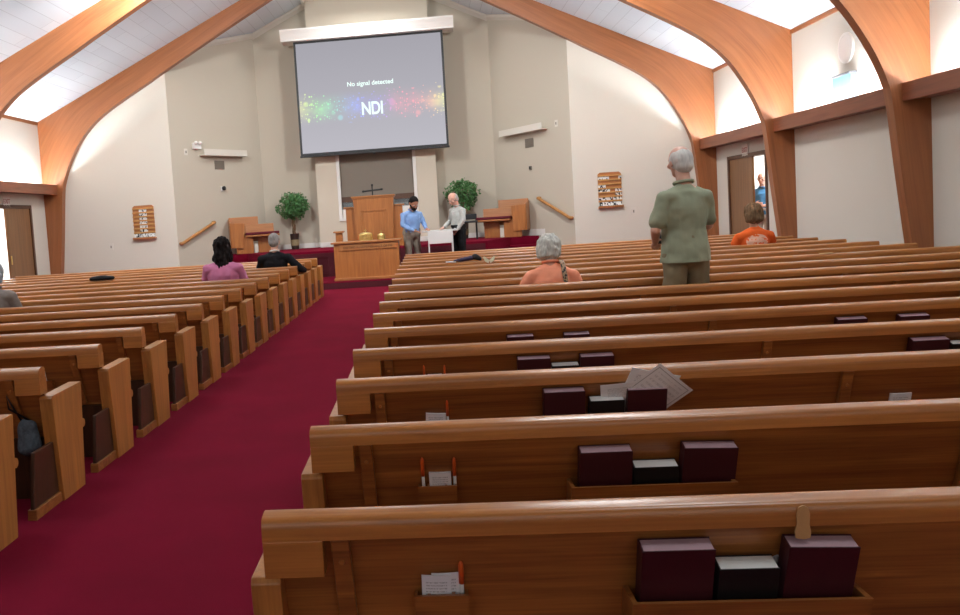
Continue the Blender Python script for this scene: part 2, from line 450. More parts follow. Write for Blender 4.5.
def bb(a, b, z, s, h=.13):
    bm = B(); a = Vector(a); b = Vector(b); d = (b-a).normalized(); n = Vector((d.y*s, -d.x*s))*.018
    vs = [[bm.verts.new((p.x, p.y, zz)) for zz in (z, z+h)] for p in (a, b, b+n, a+n)]
    bm.faces.new([v[0] for v in vs]); bm.faces.new([v[1] for v in vs])
    for i in range(4): bm.faces.new([vs[i][0], vs[i][1], vs[(i+1) % 4][1], vs[(i+1) % 4][0]])
    bmesh.ops.recalc_face_normals(bm, faces=bm.faces[:]); return bm
struct('baseboard_back_left', bb((BX0, YC), (-2.89, YC), .77, 1), M['white'])
struct('baseboard_back_right', bb((.30, YC), (BX1, YC), .77, 1), M['white'])
struct('baseboard_middle', bb((-2.89, CWY), (.30, CWY), .77, 1), M['white'])
def on_splay(side, t):
    a, b = (Vector((PX0, 20.28)), Vector((BX0, YC))) if side == 'L' else (Vector((PX1, 20.28)), Vector((BX1, YC)))
    return a + (b-a)*t
struct('baseboard_splay_right', bb(on_splay('R', .36), on_splay('R', 1), .77, -1, .16), M['white'])
struct('baseboard_splay_left', bb(on_splay('L', .36), on_splay('L', 1), .77, 1, .16), M['white'])

# laminated arches (half an arch each)
INN = [(.20, 0), (.29, .8), (.38, 1.6), (.48, 2.56), (.53, 2.8), (.65, 3.12), (.82, 3.45), (1.08, 3.85), (1.42, 4.2), (1.80, 4.47), (2.33, 4.78), (2.82, 5.05), (3.25, 5.30), (5.0, 6.27), (7.9, 7.82)]
OUT = [(0, 0), (0, .8), (0, 1.6), (0, 2.56), (0, 2.95), (0, 3.4), (0, 3.85), (0, 4.3), (.75, 4.66), (1.3, 4.924), (2.0, 5.26), (2.55, 5.524), (3.0, 5.74), (4.75, 6.58), (7.9, 8.092)]
def cr(P, i, t):
    p = [Vector(P[max(0, min(len(P)-1, k))]) for k in (i-1, i, i+1, i+2)]
    return .5*((2*p[1]) + (p[2]-p[0])*t + (2*p[0]-5*p[1]+4*p[2]-p[3])*t*t + (3*p[1]-p[0]-3*p[2]+p[3])*t**3)
def arch(side, y0, y1):
    bm = B(); uv = bm.loops.layers.uv.new('UVMap'); sec = []
    for i in range(len(INN)-1):
        for t in (0, .25, .5, .75):
            a = cr(INN, i, t); o = Vector(OUT[i]).lerp(Vector(OUT[i+1]), t); sec.append((a, o))
    sec.append((Vector(INN[-1]), Vector(OUT[-1])))
    def W(p, y): return ((XR-p.x) if side == 'R' else (XL+p.x*(1 if p.x < 1 else 7.98/7.9)), y, p.y)
    rows = []; s = 0; last = None
    for a, o in sec:
        mid = (a+o)/2
        if last is not None: s += (mid-last).length
        last = mid
        rows.append(([bm.verts.new(W(a, y0)), bm.verts.new(W(o, y0)), bm.verts.new(W(o, y1)), bm.verts.new(W(a, y1))], s, (a-o).length))
    for (r, s0, w0), (q, s1, w1) in zip(rows, rows[1:]):
        for i in range(4):
            j = (i+1) % 4
            f = bm.faces.new([r[i], r[j], q[j], q[i]])
            cc = {0: 0, 1: 1, 2: 1.2, 3: 2.2}
            vals = [(s0, i), (s0, j), (s1, j), (s1, i)]
            for l, (ss, k) in zip(f.loops, vals):
                w = (w0 if ss == s0 else w1)
                base = {0: 0, 1: w, 2: w+.18, 3: (w+.18+w if i == 2 else -.18)}[k]
                l[uv].uv = (ss, base)
    bm.faces.new(rows[0][0]); bm.faces.new(rows[-1][0][::-1])
    bmesh.ops.recalc_face_normals(bm, faces=bm.faces[:])
    return bm
for side, y, lab in (('L', 20.09, 'laminated wood arch half meeting the front wall on the left, beside the left double door'),
                     ('L', 15.95, 'laminated wood arch half crossing the top left corner, only its upper part in view'),
                     ('R', 20.09, 'farthest right laminated wood arch half, its leg between the front wall and the right door'),
                     ('R', 15.95, 'middle right laminated wood arch half, its leg just right of the open door'),
                     ('R', 11.80, 'nearest right laminated wood arch half, cut off by the top right of the picture')):
    tag(obj('arch_beam', arch(side, y, y+.18), M['beam']), lab, 'beam', 'laminated arches of the nave')
# light ledges along both side walls, one per bay, and strips at the eaves
BAYS = [(16.13, 20.09), (11.98, 15.95), (7.83, 11.80), (3.68, 7.65)]
n = 8
for s in ('L', 'R'):
    for y0, y1 in BAYS:
        x = XR if s == 'R' else XL; sg = -1 if s == 'R' else 1
        bm = B(); ye = y1 + (.0 if y1 > 20 else 0)
        a, b_ = x+sg*.36, x+sg*.31
        box(bm, min(a, b_), max(a, b_), y0-.12, ye-.002, 2.53, 2.77, .008)
        box(bm, min(x, b_), max(x, b_), y0, ye-.002, 2.55, 2.58)
        ledge_o = struct('trim_%d' % n, bm, M['ledge']); n += 1
        bm = B(); box(bm, min(x, x+sg*.025), max(x, x+sg*.025), y0, y1, EAVE-.07, EAVE)
        struct('trim_%d' % n, bm, M['strip']); n += 1
        tb = obj('fluorescent_tube', tube(B(), [(x+sg*.17, y0+.35, 2.66), (x+sg*.17, y1-.40, 2.66)], .02, 8), M['tube'], ledge_o)

# double doors, one leaf standing open to a bright vestibule
def doorway(nm, x, sg, no):
    f = B(); w = .06
    for ya, yb, za, zb in ((DY0-.02, DY0+w, 0, DZ+.02), (DY1-w, DY1+.02, 0, DZ+.02), (DY0+w, DY1-w, DZ-w, DZ+.02)):
        box(f, min(x-sg*.03, x+sg*.2), max(x-sg*.03, x+sg*.2), ya, yb, za, zb, .006)
    d = struct(nm, f, M['doorframe'])
    leaf = B(); ym = 17.99 if sg > 0 else 18.13
    box(leaf, min(x+sg*.0, x+sg*.045), max(x+sg*.0, x+sg*.045), ym, DY1-w, .012, DZ-w, .004)
    lf = obj('door_leaf', leaf, M['door'], d)
    h = B(); box(h, min(x-sg*.02, x), max(x-sg*.02, x), ym+.05, ym+.09, .95, 1.15, .01)
    obj('push_plate', h, M['brass'], lf)
    op = B(); prism(op, [(x+sg*.19, DY0+w), (x+sg*.24, DY0+w), (x+sg*1.0, DY0+.42), (x+sg*.95, DY0+.42)], .012, DZ-w, 'Z')
    obj('door_leaf', op, M['door'], d)
    v = B()
    xo = x+sg*2.6; xi = x+sg*.18
    box(v, min(xo, xo+sg*.1), max(xo, xo+sg*.1), 15.5, 21.5, -.1, 2.9)
    for ya, yb in ((15.4, 15.5), (21.5, 21.6)): box(v, min(xi, xo), max(xi, xo), ya, yb, -.1, 2.9)
    box(v, min(xi, xo), max(xi, xo), 15.5, 21.5, 2.8, 2.9); box(v, min(xi, xo), max(xi, xo), 15.5, 21.5, -.1, -.001)
    struct('wall_vestibule_'+('left' if sg < 0 else 'right'), v, M['white'])
    la = bpy.data.lights.new('vestibule_lamp', 'AREA'); la.shape = 'RECTANGLE'; la.size = 1.2; la.size_y = 4
    la.energy = 260 if sg < 0 else 200; la.color = (.95, .98, 1)
    lo = bpy.data.objects.new('vestibule_lamp', la); C.objects.link(lo); lo.location = (x+sg*1.4, 18.6, 2.75)
    return d
doorway('door_1', XL, -1, 1); doorway('door_2', XR, 1, 2)

def text_mesh(s, size, ext=.001, align='CENTER', space=1.0, off=0):
    cu = bpy.data.curves.new('t', 'FONT'); cu.body = s; cu.size = size; cu.extrude = ext; cu.align_x = align; cu.align_y = 'CENTER'; cu.space_character = space; cu.offset = off
    o = bpy.data.objects.new('t', cu); C.objects.link(o)
    dg = bpy.context.evaluated_depsgraph_get(); dg.update()
    me = bpy.data.meshes.new_from_object(o.evaluated_get(dg), depsgraph=dg)
    C.objects.unlink(o); bpy.data.objects.remove(o); me.materials.clear()
    return me
for s, x, y in (('L', XL, 18.17), ('R', XR, 18.28)):
    sg = 1 if s == 'L' else -1
    t = thing('exit_sign', 'small red and white EXIT sign above the %s double door' % ('left' if s == 'L' else 'right'), 'sign', (x, y, 2.36), group='exit signs')
    obj('sign_plate', box(B(), min(0, sg*.03), max(0, sg*.03), -.16, .16, -.12, .12, .006), M['dirtywhite'], t)
    me = text_mesh('EXIT', .145, .002)
    me.transform(Matrix.Translation((sg*.032, 0, 0)) @ (Matrix.Rotation(sg*PI/2, 4, 'Z') @ Matrix.Rotation(PI/2, 4, 'X')))
    obj('lettering', me, M['red'], t)

# ------------------------------------------------------------------ pews
LP, RT = 6.06, .77                                                    # pew length, top of the rail
CLEATS = [.185, 2.14, 4.09, 5.88]; RACKS = [1.125, 3.08, 5.02]; POCKETS = [.42, 2.375, 4.33]
def back_y(z): return .0 + (RT-.07-z)*.36                             # rear face of the leaning back
def pew_meshes(mx):
    X = (lambda v: v) if mx > 0 else (lambda v: -v)
    def bx(bm, x0, x1, *a, **k): return box(bm, min(X(x0), X(x1)), max(X(x0), X(x1)), *a, **k)
    def px_(bm, pts, x0, x1, **k): return prism(bm, pts, min(X(x0), X(x1)), max(X(x0), X(x1)), 'X', **k)
    out = []
    prof = [(-.036, .710), (-.036, .738)]
    for k in range(1, 7):
        a = PI - k*PI/12; prof.append((-.018+.018*math.cos(a), .740+.026*math.sin(a)))
    prof += [(.0, .7695), (.014, .77)]
    for k in range(1, 7):
        a = PI/2 - k*PI/12; prof.append((.018+.022*math.cos(a), .748+.022*math.sin(a)))
    prof += [(.04, .710)]
    out.append(('top_rail', px_(B(), prof, 0, LP), 'pewrail', None))
    for x0, x1 in ((0, .145), (LP-.145, LP)): out.append(('end_block', bx(B(), x0, x1, -.036, .05, .62, .7098, bev=.002), 'pewrail', None))
    out.append(('backrest', px_(B(), [(back_y(.7095), .7095), (back_y(.35), .35), (back_y(.35)+.024, .35), (back_y(.7095)+.024, .7095)], .012, LP-.012), 'pew', None))
    for c in CLEATS:
        out.append(('cleat', px_(B(), [(back_y(.707)-.026, .707), (back_y(.36)-.026, .36), (back_y(.36)-.001, .36), (back_y(.707)-.001, .707)], c-.022, c+.022, bev=.003), 'pew', None))
        p = B(); y = back_y(.645)-.026
        tube(p, [(X(c), y+.004, .645), (X(c), y-.006, .645)], [.009, .006], 10)
        out.append(('wooden_peg', p, 'pewrail', len(out)-1))
    for c in RACKS:
        b = B(); y1 = back_y(.46)
        yy = lambda z: back_y(z)
        px_(b, [(yy(.541)-.104, .541), (yy(.433)-.104, .433), (yy(.433)-.092, .433), (yy(.541)-.092, .541)], c-.265, c+.265)
        for e in (c-.265, c+.253): px_(b, [(yy(.541)-.094, .541), (yy(.433)-.094, .433), (yy(.433)-.001, .433), (yy(.541)-.001, .541)], e, e+.012)
        px_(b, [(yy(.443)-.104, .443), (yy(.428)-.104, .428), (yy(.428)-.001, .428), (yy(.443)-.001, .443)], c-.265, c+.265)
        out.append(('book_rack', b, 'pew', None))
    for c in POCKETS:
        b = B(); yy = back_y
        px_(b, [(yy(.541)-.036, .541), (yy(.459)-.036, .459), (yy(.459)-.026, .459), (yy(.541)-.026, .541)], c-.066, c+.066)
        for e in (c-.066, c-.034, c+.026, c+.058): px_(b, [(yy(.541)-.028, .541), (yy(.459)-.028, .459), (yy(.459)-.001, .459), (yy(.541)-.001, .541)], e, e+.008)
        px_(b, [(yy(.469)-.036, .469), (yy(.454)-.036, .454), (yy(.454)-.001, .454), (yy(.469)-.001, .469)], c-.066, c+.066)
        out.append(('card_pocket', b, 'pew', None))
    sp = [(.15, .335), (.42, .36)]
    for k in range(7):
        a = -PI/2 + k*PI/6; sp.append((.425+.020*math.cos(a), .380+.020*math.sin(a)))
    sp += [(.145, .375)]
    out.append(('seat', px_(B(), sp, .031, LP-.031), 'pew', None))
    for x0, x1 in ((-.045, .03), (LP-.03, LP+.045)):
        out.append(('end_panel', px_(B(), [(.01, .605), (.0, .59), (.05, 0), (.34, 0), (.40, .605), (.395, .612)], x0, x1, bev=.003), 'pewend', None))
        out.append(('base_panel', px_(B(), [(-.26, .055), (.045, .055), (.022, .345), (-.20, .345)], x0+.026, x1-.026, bev=.003), 'pewshade', len(out)-1))
        out.append(('foot', px_(B(), [(-.27, 0), (.049, 0), (.046, .0545), (-.262, .0545)], x0+.012, x1-.012, bev=.003), 'pew', len(out)-2))
        out.append(('seat_nose', tube(B(), [(X(x0+.004), .392, .362), (X(x1-.004), .392, .362)], .026, 12), 'pewend', len(out)-3))
    out.append(('shade_board', bx(B(), .031, LP-.031, .105, .125, .0, .349), 'pewshade', None))  # added dark board, painted-in shade under the seat
    for c in CLEATS[1:3]: out.append(('leg', px_(B(), [(.126, 0), (.36, 0), (.38, .345), (.126, .335)], c-.02, c+.02), 'pewshade', None))
    res = []
    for nm, bm, mt, par in out:
        me = bpy.data.meshes.new(nm); bm.normal_update(); bm.to_mesh(me); bm.free(); me.materials.append(M[mt])
        if nm == 'top_rail':
            for p in me.polygons: p.use_smooth = True
            me.set_sharp_from_angle(angle=.6) if hasattr(me, 'set_sharp_from_angle') else None
        res.append((nm, me, par))
    return res
ORD = ['nearest', 'second', 'third', 'fourth', 'fifth', 'sixth', 'seventh', 'eighth', 'ninth', 'tenth', 'eleventh', 'twelfth', 'thirteenth', 'fourteenth', 'fifteenth', 'sixteenth', 'seventeenth']
PR, PL = pew_meshes(1), pew_meshes(-1)
def place_pew(meshes, loc, label, group):
    t = thing('church_pew', label, 'pew', loc, 0, group); made = []
    for nm, me, par in meshes:
        o = bpy.data.objects.new(nm, me); C.objects.link(o); o.parent = made[par] if par is not None else t
        made.append(o)
    return t
def YR(i): return 1.998+.84*i
def YLf(i): return 4.469+.84*(i-3)
AR, AL = -.4407, -2.1664
EXR = {0: 'tan tab hooked over its rail', 1: 'a pen either side of its cards', 2: 'loose papers stuck behind its books', 3: 'books in two of its racks', 6: 'just behind the standing man', 7: 'where the woman in coral sits', 9: 'a pale paper slip on its rail', 12: 'where the woman in orange sits', 16: 'frontmost of its block'}
for i in range(17):
    place_pew(PR, (AR, YR(i), 0), ('nearest right-hand oak pew, ' if i == 0 else '%s right-hand oak pew from the camera, ' % ORD[i]) + EXR.get(i, 'with a long rounded top rail'), 'oak pews right of the aisle')
EXL = {2: 'only its aisle end in view', 3: 'the nearest whose rail end shows', 4: 'with a white card in its pocket', 8: 'with the grey haired person', 11: 'where the woman in pink sits', 13: 'with a black pouch on its rail', 14: 'where the man in the dark jacket sits', 17: 'frontmost of its block'}
for i in range(2, 18):
    place_pew(PL, (AL, YLf(i), 0), ('%s left-hand oak pew from the camera, ' % ORD[i-2]) + EXL.get(i, 'with a pale end panel facing the aisle'), 'oak pews left of the aisle')

# books, cards, pens in the racks
def book_meshes(w, h, t, cover, pages):
    c = B()
    for y0, y1 in ((-t/2, -t/2+.003), (t/2-.003, t/2)): box(c, -w/2, w/2, y0, y1, 0, h, .001)
    box(c, -w/2-.001, -w/2+.003, -t/2, t/2, 0, h, .001)
    p = B(); box(p, -w/2+.003, w/2-.002, -t/2+.003, t/2-.003, .003, h-.0015, .002)
    out = []
    for nm, bm, m in (('cover', c, cover), ('page_block', p, pages)):
        me = bpy.data.meshes.new(nm); bm.normal_update(); bm.to_mesh(me); bm.free(); me.materials.append(m); out.append((nm, me))
    return out
HY = book_meshes(.17, .222, .048, M['maroonbook'], M['pinkpages'])
BI = book_meshes(.145, .185, .050, M['blackbook'], M['whitepages'])
def tilt_at(row_y, z): return row_y + back_y(z)
LEAN = math.atan(.36)
def place_book(kind, x0, x1, row, ztop, label, rot=0, name=None):
    me = HY if kind == 'M' else BI
    h, t, w = (.222, .048, .17) if kind == 'M' else (.185, .050, .145)
    zb = .447; ztop -= (.014, .012, .004, .003, .0)[row] + (.012 if kind == 'B' and row < 2 else 0)
    y = YR(row) + back_y(zb) - .050 - (.001 if kind == 'M' else .004)
    dx = (.011, .004, 0, 0, 0)[row]; x0 += dx; x1 += dx
    o = thing('hymnal' if kind == 'M' else 'bible', label, 'book', ((x0+x1)/2, y, zb), 0, 'books in the pew racks')
    o.rotation_euler = (LEAN, rot, 0)                                 # leans back with the pew
    o.rotation_euler = (-0.0, rot, 0); o.rotation_euler[0] = LEAN*.85
    for nm, m_ in me:
        c = bpy.data.objects.new(nm, m_); C.objects.link(c); c.parent = o
        c.scale = ((x1-x0)/(w+.002), 1, (ztop-zb)/math.cos(LEAN*.85)/h)
    return o
NR = ['nearest right pew', 'second right pew', 'third right pew', 'fourth right pew', 'fifth right pew']
BK = [('M', .433, .598, 0, .688, 'large maroon hymnal at the left of the rack on the nearest pew', 0), ('B', .607, .742, 0, .648, 'black bible between two maroon hymnals on the nearest pew', 0), ('M', .752, .906, 0, .686, 'large maroon hymnal at the right of the rack on the nearest pew', .03),
      ('M', .448, .618, 1, .676, 'maroon hymnal left of the black bible on the second pew', 0), ('B', .622, .766, 1, .628, 'black bible with white page tops between hymnals on the second pew', 0), ('M', .774, .945, 1, .676, 'maroon hymnal right of the black bible on the second pew', .03),
      ('M', .447, .622, 2, .692, 'maroon hymnal on the third pew, left of the papers', 0), ('B', .640, .785, 2, .645, 'black bible on the third pew in front of the papers', 0), ('M', .796, .960, 2, .686, 'maroon hymnal on the third pew covering the bordered paper', 0),
      ('M', .424, .596, 3, .690, 'maroon hymnal on the fourth pew, left one of its pair', 0), ('B', .600, .744, 3, .645, 'book with white page tops low between two hymnals on the fourth pew', 0), ('M', .748, .922, 3, .688, 'maroon hymnal on the fourth pew, right one of its pair', 0),
      ('M', 2.39, 2.568, 3, .686, 'maroon hymnal near the right edge on the fourth pew', 0), ('B', 2.578, 2.72, 3, .66, 'white topped book at the right edge on the fourth pew', 0),
      ('M', .447, .612, 4, .682, 'maroon hymnal just showing above the rail on the fifth pew, left one', 0), ('M', .796, .953, 4, .678, 'maroon hymnal just showing above the rail on the fifth pew, right one', 0),
      ('M', 2.415, 2.587, 4, .684, 'maroon hymnal showing at the right on the fifth pew', 0), ('M', 2.77, 2.94, 4, .684, 'maroon hymnal farthest right on the fifth pew', 0)]
for k, x0, x1, r, zt, lab, rt in BK: place_book(k, x0, x1, r, zt, lab, rt)

CARD = None
def place_card(w, h, x, row_y, z, label, rz=0, ry=0, name='card', mat='print', dy=.02, cat='card', lean=LEAN, group='cards in the pew pockets', n=1, bend=.002):
    o = obj(name, sheet_mesh(w, h, .0012*n+.0005, bend), M[mat])
    o.location = (x, row_y + back_y(z) - dy, z); o.rotation_euler = (lean*.9, ry, rz)
    return tag(o, label, cat, group)
def place_pen(x, row_y, zb, ztop, label, ry=0):
    t = thing('pen', label, 'pen', (x, row_y+back_y(zb)-.014, zb), 0, 'pens in the pew pockets')
    h = (ztop-zb)/math.cos(LEAN*.9)
    t.rotation_euler = (LEAN*.9, ry, 0)
    obj('barrel', tube(B(), [(0, 0, 0), (0, 0, h*.62)], .0055, 10), M['pencilwhite'], t, smooth=True)
    obj('cap', tube(B(), [(0, 0, h*.60), (0, 0, h*.93), (0, 0, h*.97), (0, 0, h)], [.0068, .0066, .005, .0025], 10), M['orange'], t, smooth=True)
    return t
y0 = YR(0)
place_card(.072, .128, -.034, y0, .470, 'white printed card in front of the pocket on the nearest pew', ry=.03, dy=.021, n=3)
place_card(.068, .133, -.006, y0, .470, 'white card behind the other card on the nearest pew', ry=-.02, dy=.0145)
place_pen(.030, y0, .473, .628, 'orange capped pen beside the cards on the nearest pew')
y1 = YR(1)
place_card(.075, .120, -.010, y1, .473, 'stack of white cards between two pens on the second pew', dy=.019, n=6)
place_pen(-.068, y1, .473, .646, 'orange capped pen left of the cards on the second pew')
place_pen(.040, y1, .473, .642, 'orange capped pen right of the cards on the second pew')
y2 = YR(2)
place_card(.088, .128, -.022, y2, .473, 'stack of white cards on the third pew near the aisle', dy=.019, n=6, ry=.06)
place_pen(.036, y2, .473, .654, 'orange capped pen beside the cards on the third pew')
place_card(.086, .126, 1.930, y2, .473, 'white card far along the third pew near the right edge', dy=.019, n=5)
y3 = YR(3)
place_card(.075, .145, -.012, y3, .473, 'white cards just above the rail on the fourth pew', dy=.019, n=5)
place_pen(-.068, y3, .473, .665, 'orange capped pen left of the cards on the fourth pew')
place_pen(.042, y3, .473, .660, 'orange capped pen right of the cards on the fourth pew')
place_card(.05, .14, AL-.42, YLf(4), .473, 'white card in the pocket of a left pew by the aisle', dy=.019, n=2)
# loose papers behind the third pew's right hymnal
def loose(w, h, x, z, ry, dy, mat, label):
    o = obj('loose_paper', sheet_mesh(w, h, .0008, .004), M[mat]); o.location = (x, y2 - .042 + (.70-z)*.55 - dy, z)
    o.rotation_euler = (math.atan(.55), 0, 0); o.rotation_euler = (Matrix.Rotation(math.atan(.55), 3, 'X') @ Matrix.Rotation(ry, 3, 'Y')).to_euler()
    return tag(o, label, 'paper', 'loose papers on the third pew')
loose(.20, .16, .800, .570, -.10, .003, 'sheet', 'white printed paper lying to the left behind the third pew hymnal')
loose(.21, .20, .858, .585, .28, .0, 'sheet', 'white paper at the back of the loose papers on the third pew')
loose(.215, .215, .842, .594, .80, .006, 'border', 'white square paper with a black border line turned on its corner')
place_card(.09, .225, .772, y0, .460, 'grey patterned leaflet behind the black bible on the nearest pew', dy=.004, name='leaflet', cat='leaflet', group='leaflet on the nearest pew')
place_pen(.931, y0, .49, .575, 'red and white pencil stub at the right of the nearest rack')
# tan tab hooked over the nearest rail
def tab():
    bm = B(); pr = [(-.5, 0), (-.55, .2), (-.40, .42), (-.42, .75), (-.30, .95), (0, 1.02), (.30, .95), (.42, .75), (.36, .42), (.45, .2), (.40, 0), (0, -.04)]
    prism(bm, [(p[0]*.035+.805, (.684+p[1]*.074)) for p in pr], y0-.0405, y0-.0365, 'Y')
    return bm
tag(obj('wooden_tab', tab(), M['tan']), 'tan tongue shaped tab hooked over the nearest pew rail', 'tab')

# ------------------------------------------------------------------ chancel furniture
def projection():
    m, nt, b, N, L = newmat('projected_image')
    N.remove(b); out = [n_ for n_ in N if n_.type == 'OUTPUT_MATERIAL'][0]
    em = N.new('ShaderNodeEmission'); L.new(em.outputs[0], out.inputs[0])
    tc = N.new('ShaderNodeTexCoord'); sp = N.new('ShaderNodeSeparateXYZ'); L.new(tc.outputs['UV'], sp.inputs[0])
    def mth(op, a, v=None, clamp=False):
        q = N.new('ShaderNodeMath'); q.operation = op; q.use_clamp = clamp
        for i_, s_ in enumerate((a, v)):
            if s_ is None: continue
            if hasattr(s_, 'is_linked'): L.new(s_, q.inputs[i_])
            else: q.inputs[i_].default_value = s_
        return q.outputs[0]
    hue = N.new('ShaderNodeValToRGB'); cr_ = hue.color_ramp; L.new(sp.outputs[0], hue.inputs[0])
    cols = [(0, 'ffff00'), (.12, '60ff20'), (.24, '00e8a0'), (.34, '2088ff'), (.47, '2038ff'), (.58, '7038f0'), (.68, 'ff2868'), (.80, 'ff3848'), (.90, 'ff9828'), (1, 'ffff28')]
    cr_.elements[0].position = 0; cr_.elements[0].color = srgb(cols[0][1]); cr_.elements[1].position = 1; cr_.elements[1].color = srgb(cols[-1][1])
    for p, c in cols[1:-1]:
        e = cr_.elements.new(p); e.color = srgb(c)
    band = mth('SUBTRACT', 1, mth('MULTIPLY', mth('ABSOLUTE', mth('SUBTRACT', sp.outputs[1], .40)), 6.0), True)
    tot = None
    for sc, th, wt in ((13, .55, .6), (26, .52, .85), (52, .55, 1.0)):
        mp = N.new('ShaderNodeMapping'); mp.inputs['Scale'].default_value = (1.31*sc, sc, 1); L.new(tc.outputs['UV'], mp.inputs[0])
        vo = N.new('ShaderNodeTexVoronoi'); vo.inputs['Scale'].default_value = 1; L.new(mp.outputs[0], vo.inputs['Vector'])
        wn = N.new('ShaderNodeSeparateColor'); L.new(vo.outputs['Color'], wn.inputs[0])
        gate = mth('GREATER_THAN', mth('ADD', band, mth('MULTIPLY', wn.outputs[1], .9)), .95)
        rad = mth('MULTIPLY', wn.outputs[0], th)
        d = mth('MULTIPLY', mth('MULTIPLY', mth('MULTIPLY', mth('DIVIDE', mth('SUBTRACT', rad, vo.outputs['Distance']), rad), 2.2, True), gate), wt)
        d = mth('MULTIPLY', d, mth('GREATER_THAN', band, .02))
        tot = d if tot is None else mth('MAXIMUM', tot, d)
    nz = N.new('ShaderNodeTexNoise'); nz.inputs['Scale'].default_value = 9; L.new(tc.outputs['UV'], nz.inputs['Vector'])
    haze = mth('MULTIPLY', mth('MULTIPLY', band, band), mth('MULTIPLY', mth('POWER', nz.outputs['Fac'], 2), 1.7))
    fac = mth('MAXIMUM', tot, haze, True)
    bg = N.new('ShaderNodeValToRGB'); L.new(sp.outputs[1], bg.inputs[0])
    bg.color_ramp.elements[0].color = srgb('b9b7bf'); bg.color_ramp.elements[1].color = srgb('a3a1a9')
    mx = N.new('ShaderNodeMix'); mx.data_type = 'RGBA'; mx.blend_type = 'SCREEN'; L.new(fac, mx.inputs[0]); L.new(bg.outputs[0], mx.inputs[6]); L.new(hue.outputs[0], mx.inputs[7])
    L.new(mx.outputs[2], em.inputs[0]); em.inputs[1].default_value = SCREEN
    return m
SCREEN = .80
def emis(name, col, s):
    m, nt, b, N, L = newmat(name)
    b.inputs['Base Color'].default_value = (0, 0, 0, 1); b.inputs['Emission Color'].default_value = srgb(col); b.inputs['Emission Strength'].default_value = s
    return m
SY, sx0, sx1, sz0, sz1 = 22.2, -3.20, .655, 3.20, 6.13
sc_ = thing('projection_screen', 'large projection screen with black border showing No signal detected', 'screen', ((sx0+sx1)/2, SY, sz0))
W2, H2 = (sx1-sx0)/2, sz1-sz0
bm = B(); uv = bm.loops.layers.uv.new('UVMap'); bw = .055
vs = [bm.verts.new(p) for p in ((-W2+bw, -.004, bw), (W2-bw, -.004, bw), (W2-bw, -.004, H2-bw), (-W2+bw, -.004, H2-bw))]
f = bm.faces.new(vs)
for l, u in zip(f.loops, ((0, 0), (1, 0), (1, 1), (0, 1))): l[uv].uv = u
r = bmesh.ops.extrude_face_region(bm, geom=[f]); bmesh.ops.translate(bm, verts=[v for v in r['geom'] if isinstance(v, bmesh.types.BMVert)], vec=(0, .003, 0))
bmesh.ops.recalc_face_normals(bm, faces=bm.faces[:])
sf = obj('screen_image', bm, projection(), sc_)
bm = B(); box(bm, -W2, W2, 0, .01, 0, H2); bx_ = obj('screen_cloth', bm, M['blackp'], sc_)
bm = B(); box(bm, -W2-.02, W2+.02, -.02, .03, -.05, -.002, .01); box(bm, -.03, .03, -.03, -.01, -.09, -.045, .008)
obj('weight_bar', bm, M['blackp'], sc_)
for txt, size, x, z, sp_ in (('No signal detected', .158, -.0, H2*.595, 1.0), ('NDI', .45, .02, H2*.37, .95)):
    me = text_mesh(txt, size, .001, space=sp_, off=.012 if txt == 'NDI' else .0035)
    if txt == 'NDI': me.transform(Matrix.Diagonal((.74, 1, 1, 1)))
    me.transform(Matrix.Translation((x, -.010, z)) @ Matrix.Rotation(PI/2, 4, 'X'))
    obj('screen_text', me, emis('screen_text_white', 'e8fff8', SCREEN*1.05), sf)
def valance():
    bm = B(); pr = [(22.02, 6.131), (22.02, 6.17), (21.97, 6.30), (21.93, 6.38), (21.93, 6.42), (22.598, 6.42), (22.598, 6.131)]
    prism(bm, pr, -3.50, .93, 'X'); return bm
tag(obj('screen_valance', valance(), M['white']), 'long white moulded box above the projection screen', 'valance')

# pulpit
t = thing('pulpit', 'tall oak pulpit with paneled front and lower side wings', 'pulpit', (-1.27, 20.3, .77))
def taper(bm, w0, w1, d0, d1, z0, z1, y=0):
    A = [bm.verts.new(p) for p in ((-w0, y, z0), (w0, y, z0), (w0, y+d0, z0), (-w0, y+d0, z0))]
    T = [bm.verts.new(p) for p in ((-w1, y, z1), (w1, y, z1), (w1, y+d1, z1), (-w1, y+d1, z1))]
    F = [bm.faces.new(A), bm.faces.new(T[::-1])] + [bm.faces.new([A[i], A[(i+1) % 4], T[(i+1) % 4], T[i]]) for i in range(4)]
    bmesh.ops.recalc_face_normals(bm, faces=F); return bm
obj('front_body', taper(B(), .42, .485, .40, .45, 0, 1.20), M['oakz'], t)
bm = B(); box(bm, -.525, .525, -.04, .50, 1.20, 1.235, .012); box(bm, -.505, .505, -.02, .47, 1.17, 1.20, .006)
obj('top_slab', bm, M['oakx'], t)
bm = B()
box(bm, -.30, .30, -.018, .0, .86, .90, .004); box(bm, -.30, .30, -.018, .0, .10, .14, .004)
for s in (-1, 1): box(bm, s*.30-.02, s*.30+.02, -.018, .0, .10, .90, .004)
box(bm, -.235, .235, -.012, .0, .18, .82, .008)
obj('front_panel', bm, M['oakz'], t)
for s in (-1, 1):
    bm = B(); box(bm, min(s*.40, s*.68), max(s*.40, s*.68), .12, .55, 0, .96)
    w = obj('side_wing', bm, M['oakz'], t)
    bm = B(); box(bm, min(s*.487, s*.73), max(s*.487, s*.73), .08, .58, .96, .995, .01); obj('wing_cap', bm, M['oakx'], w)
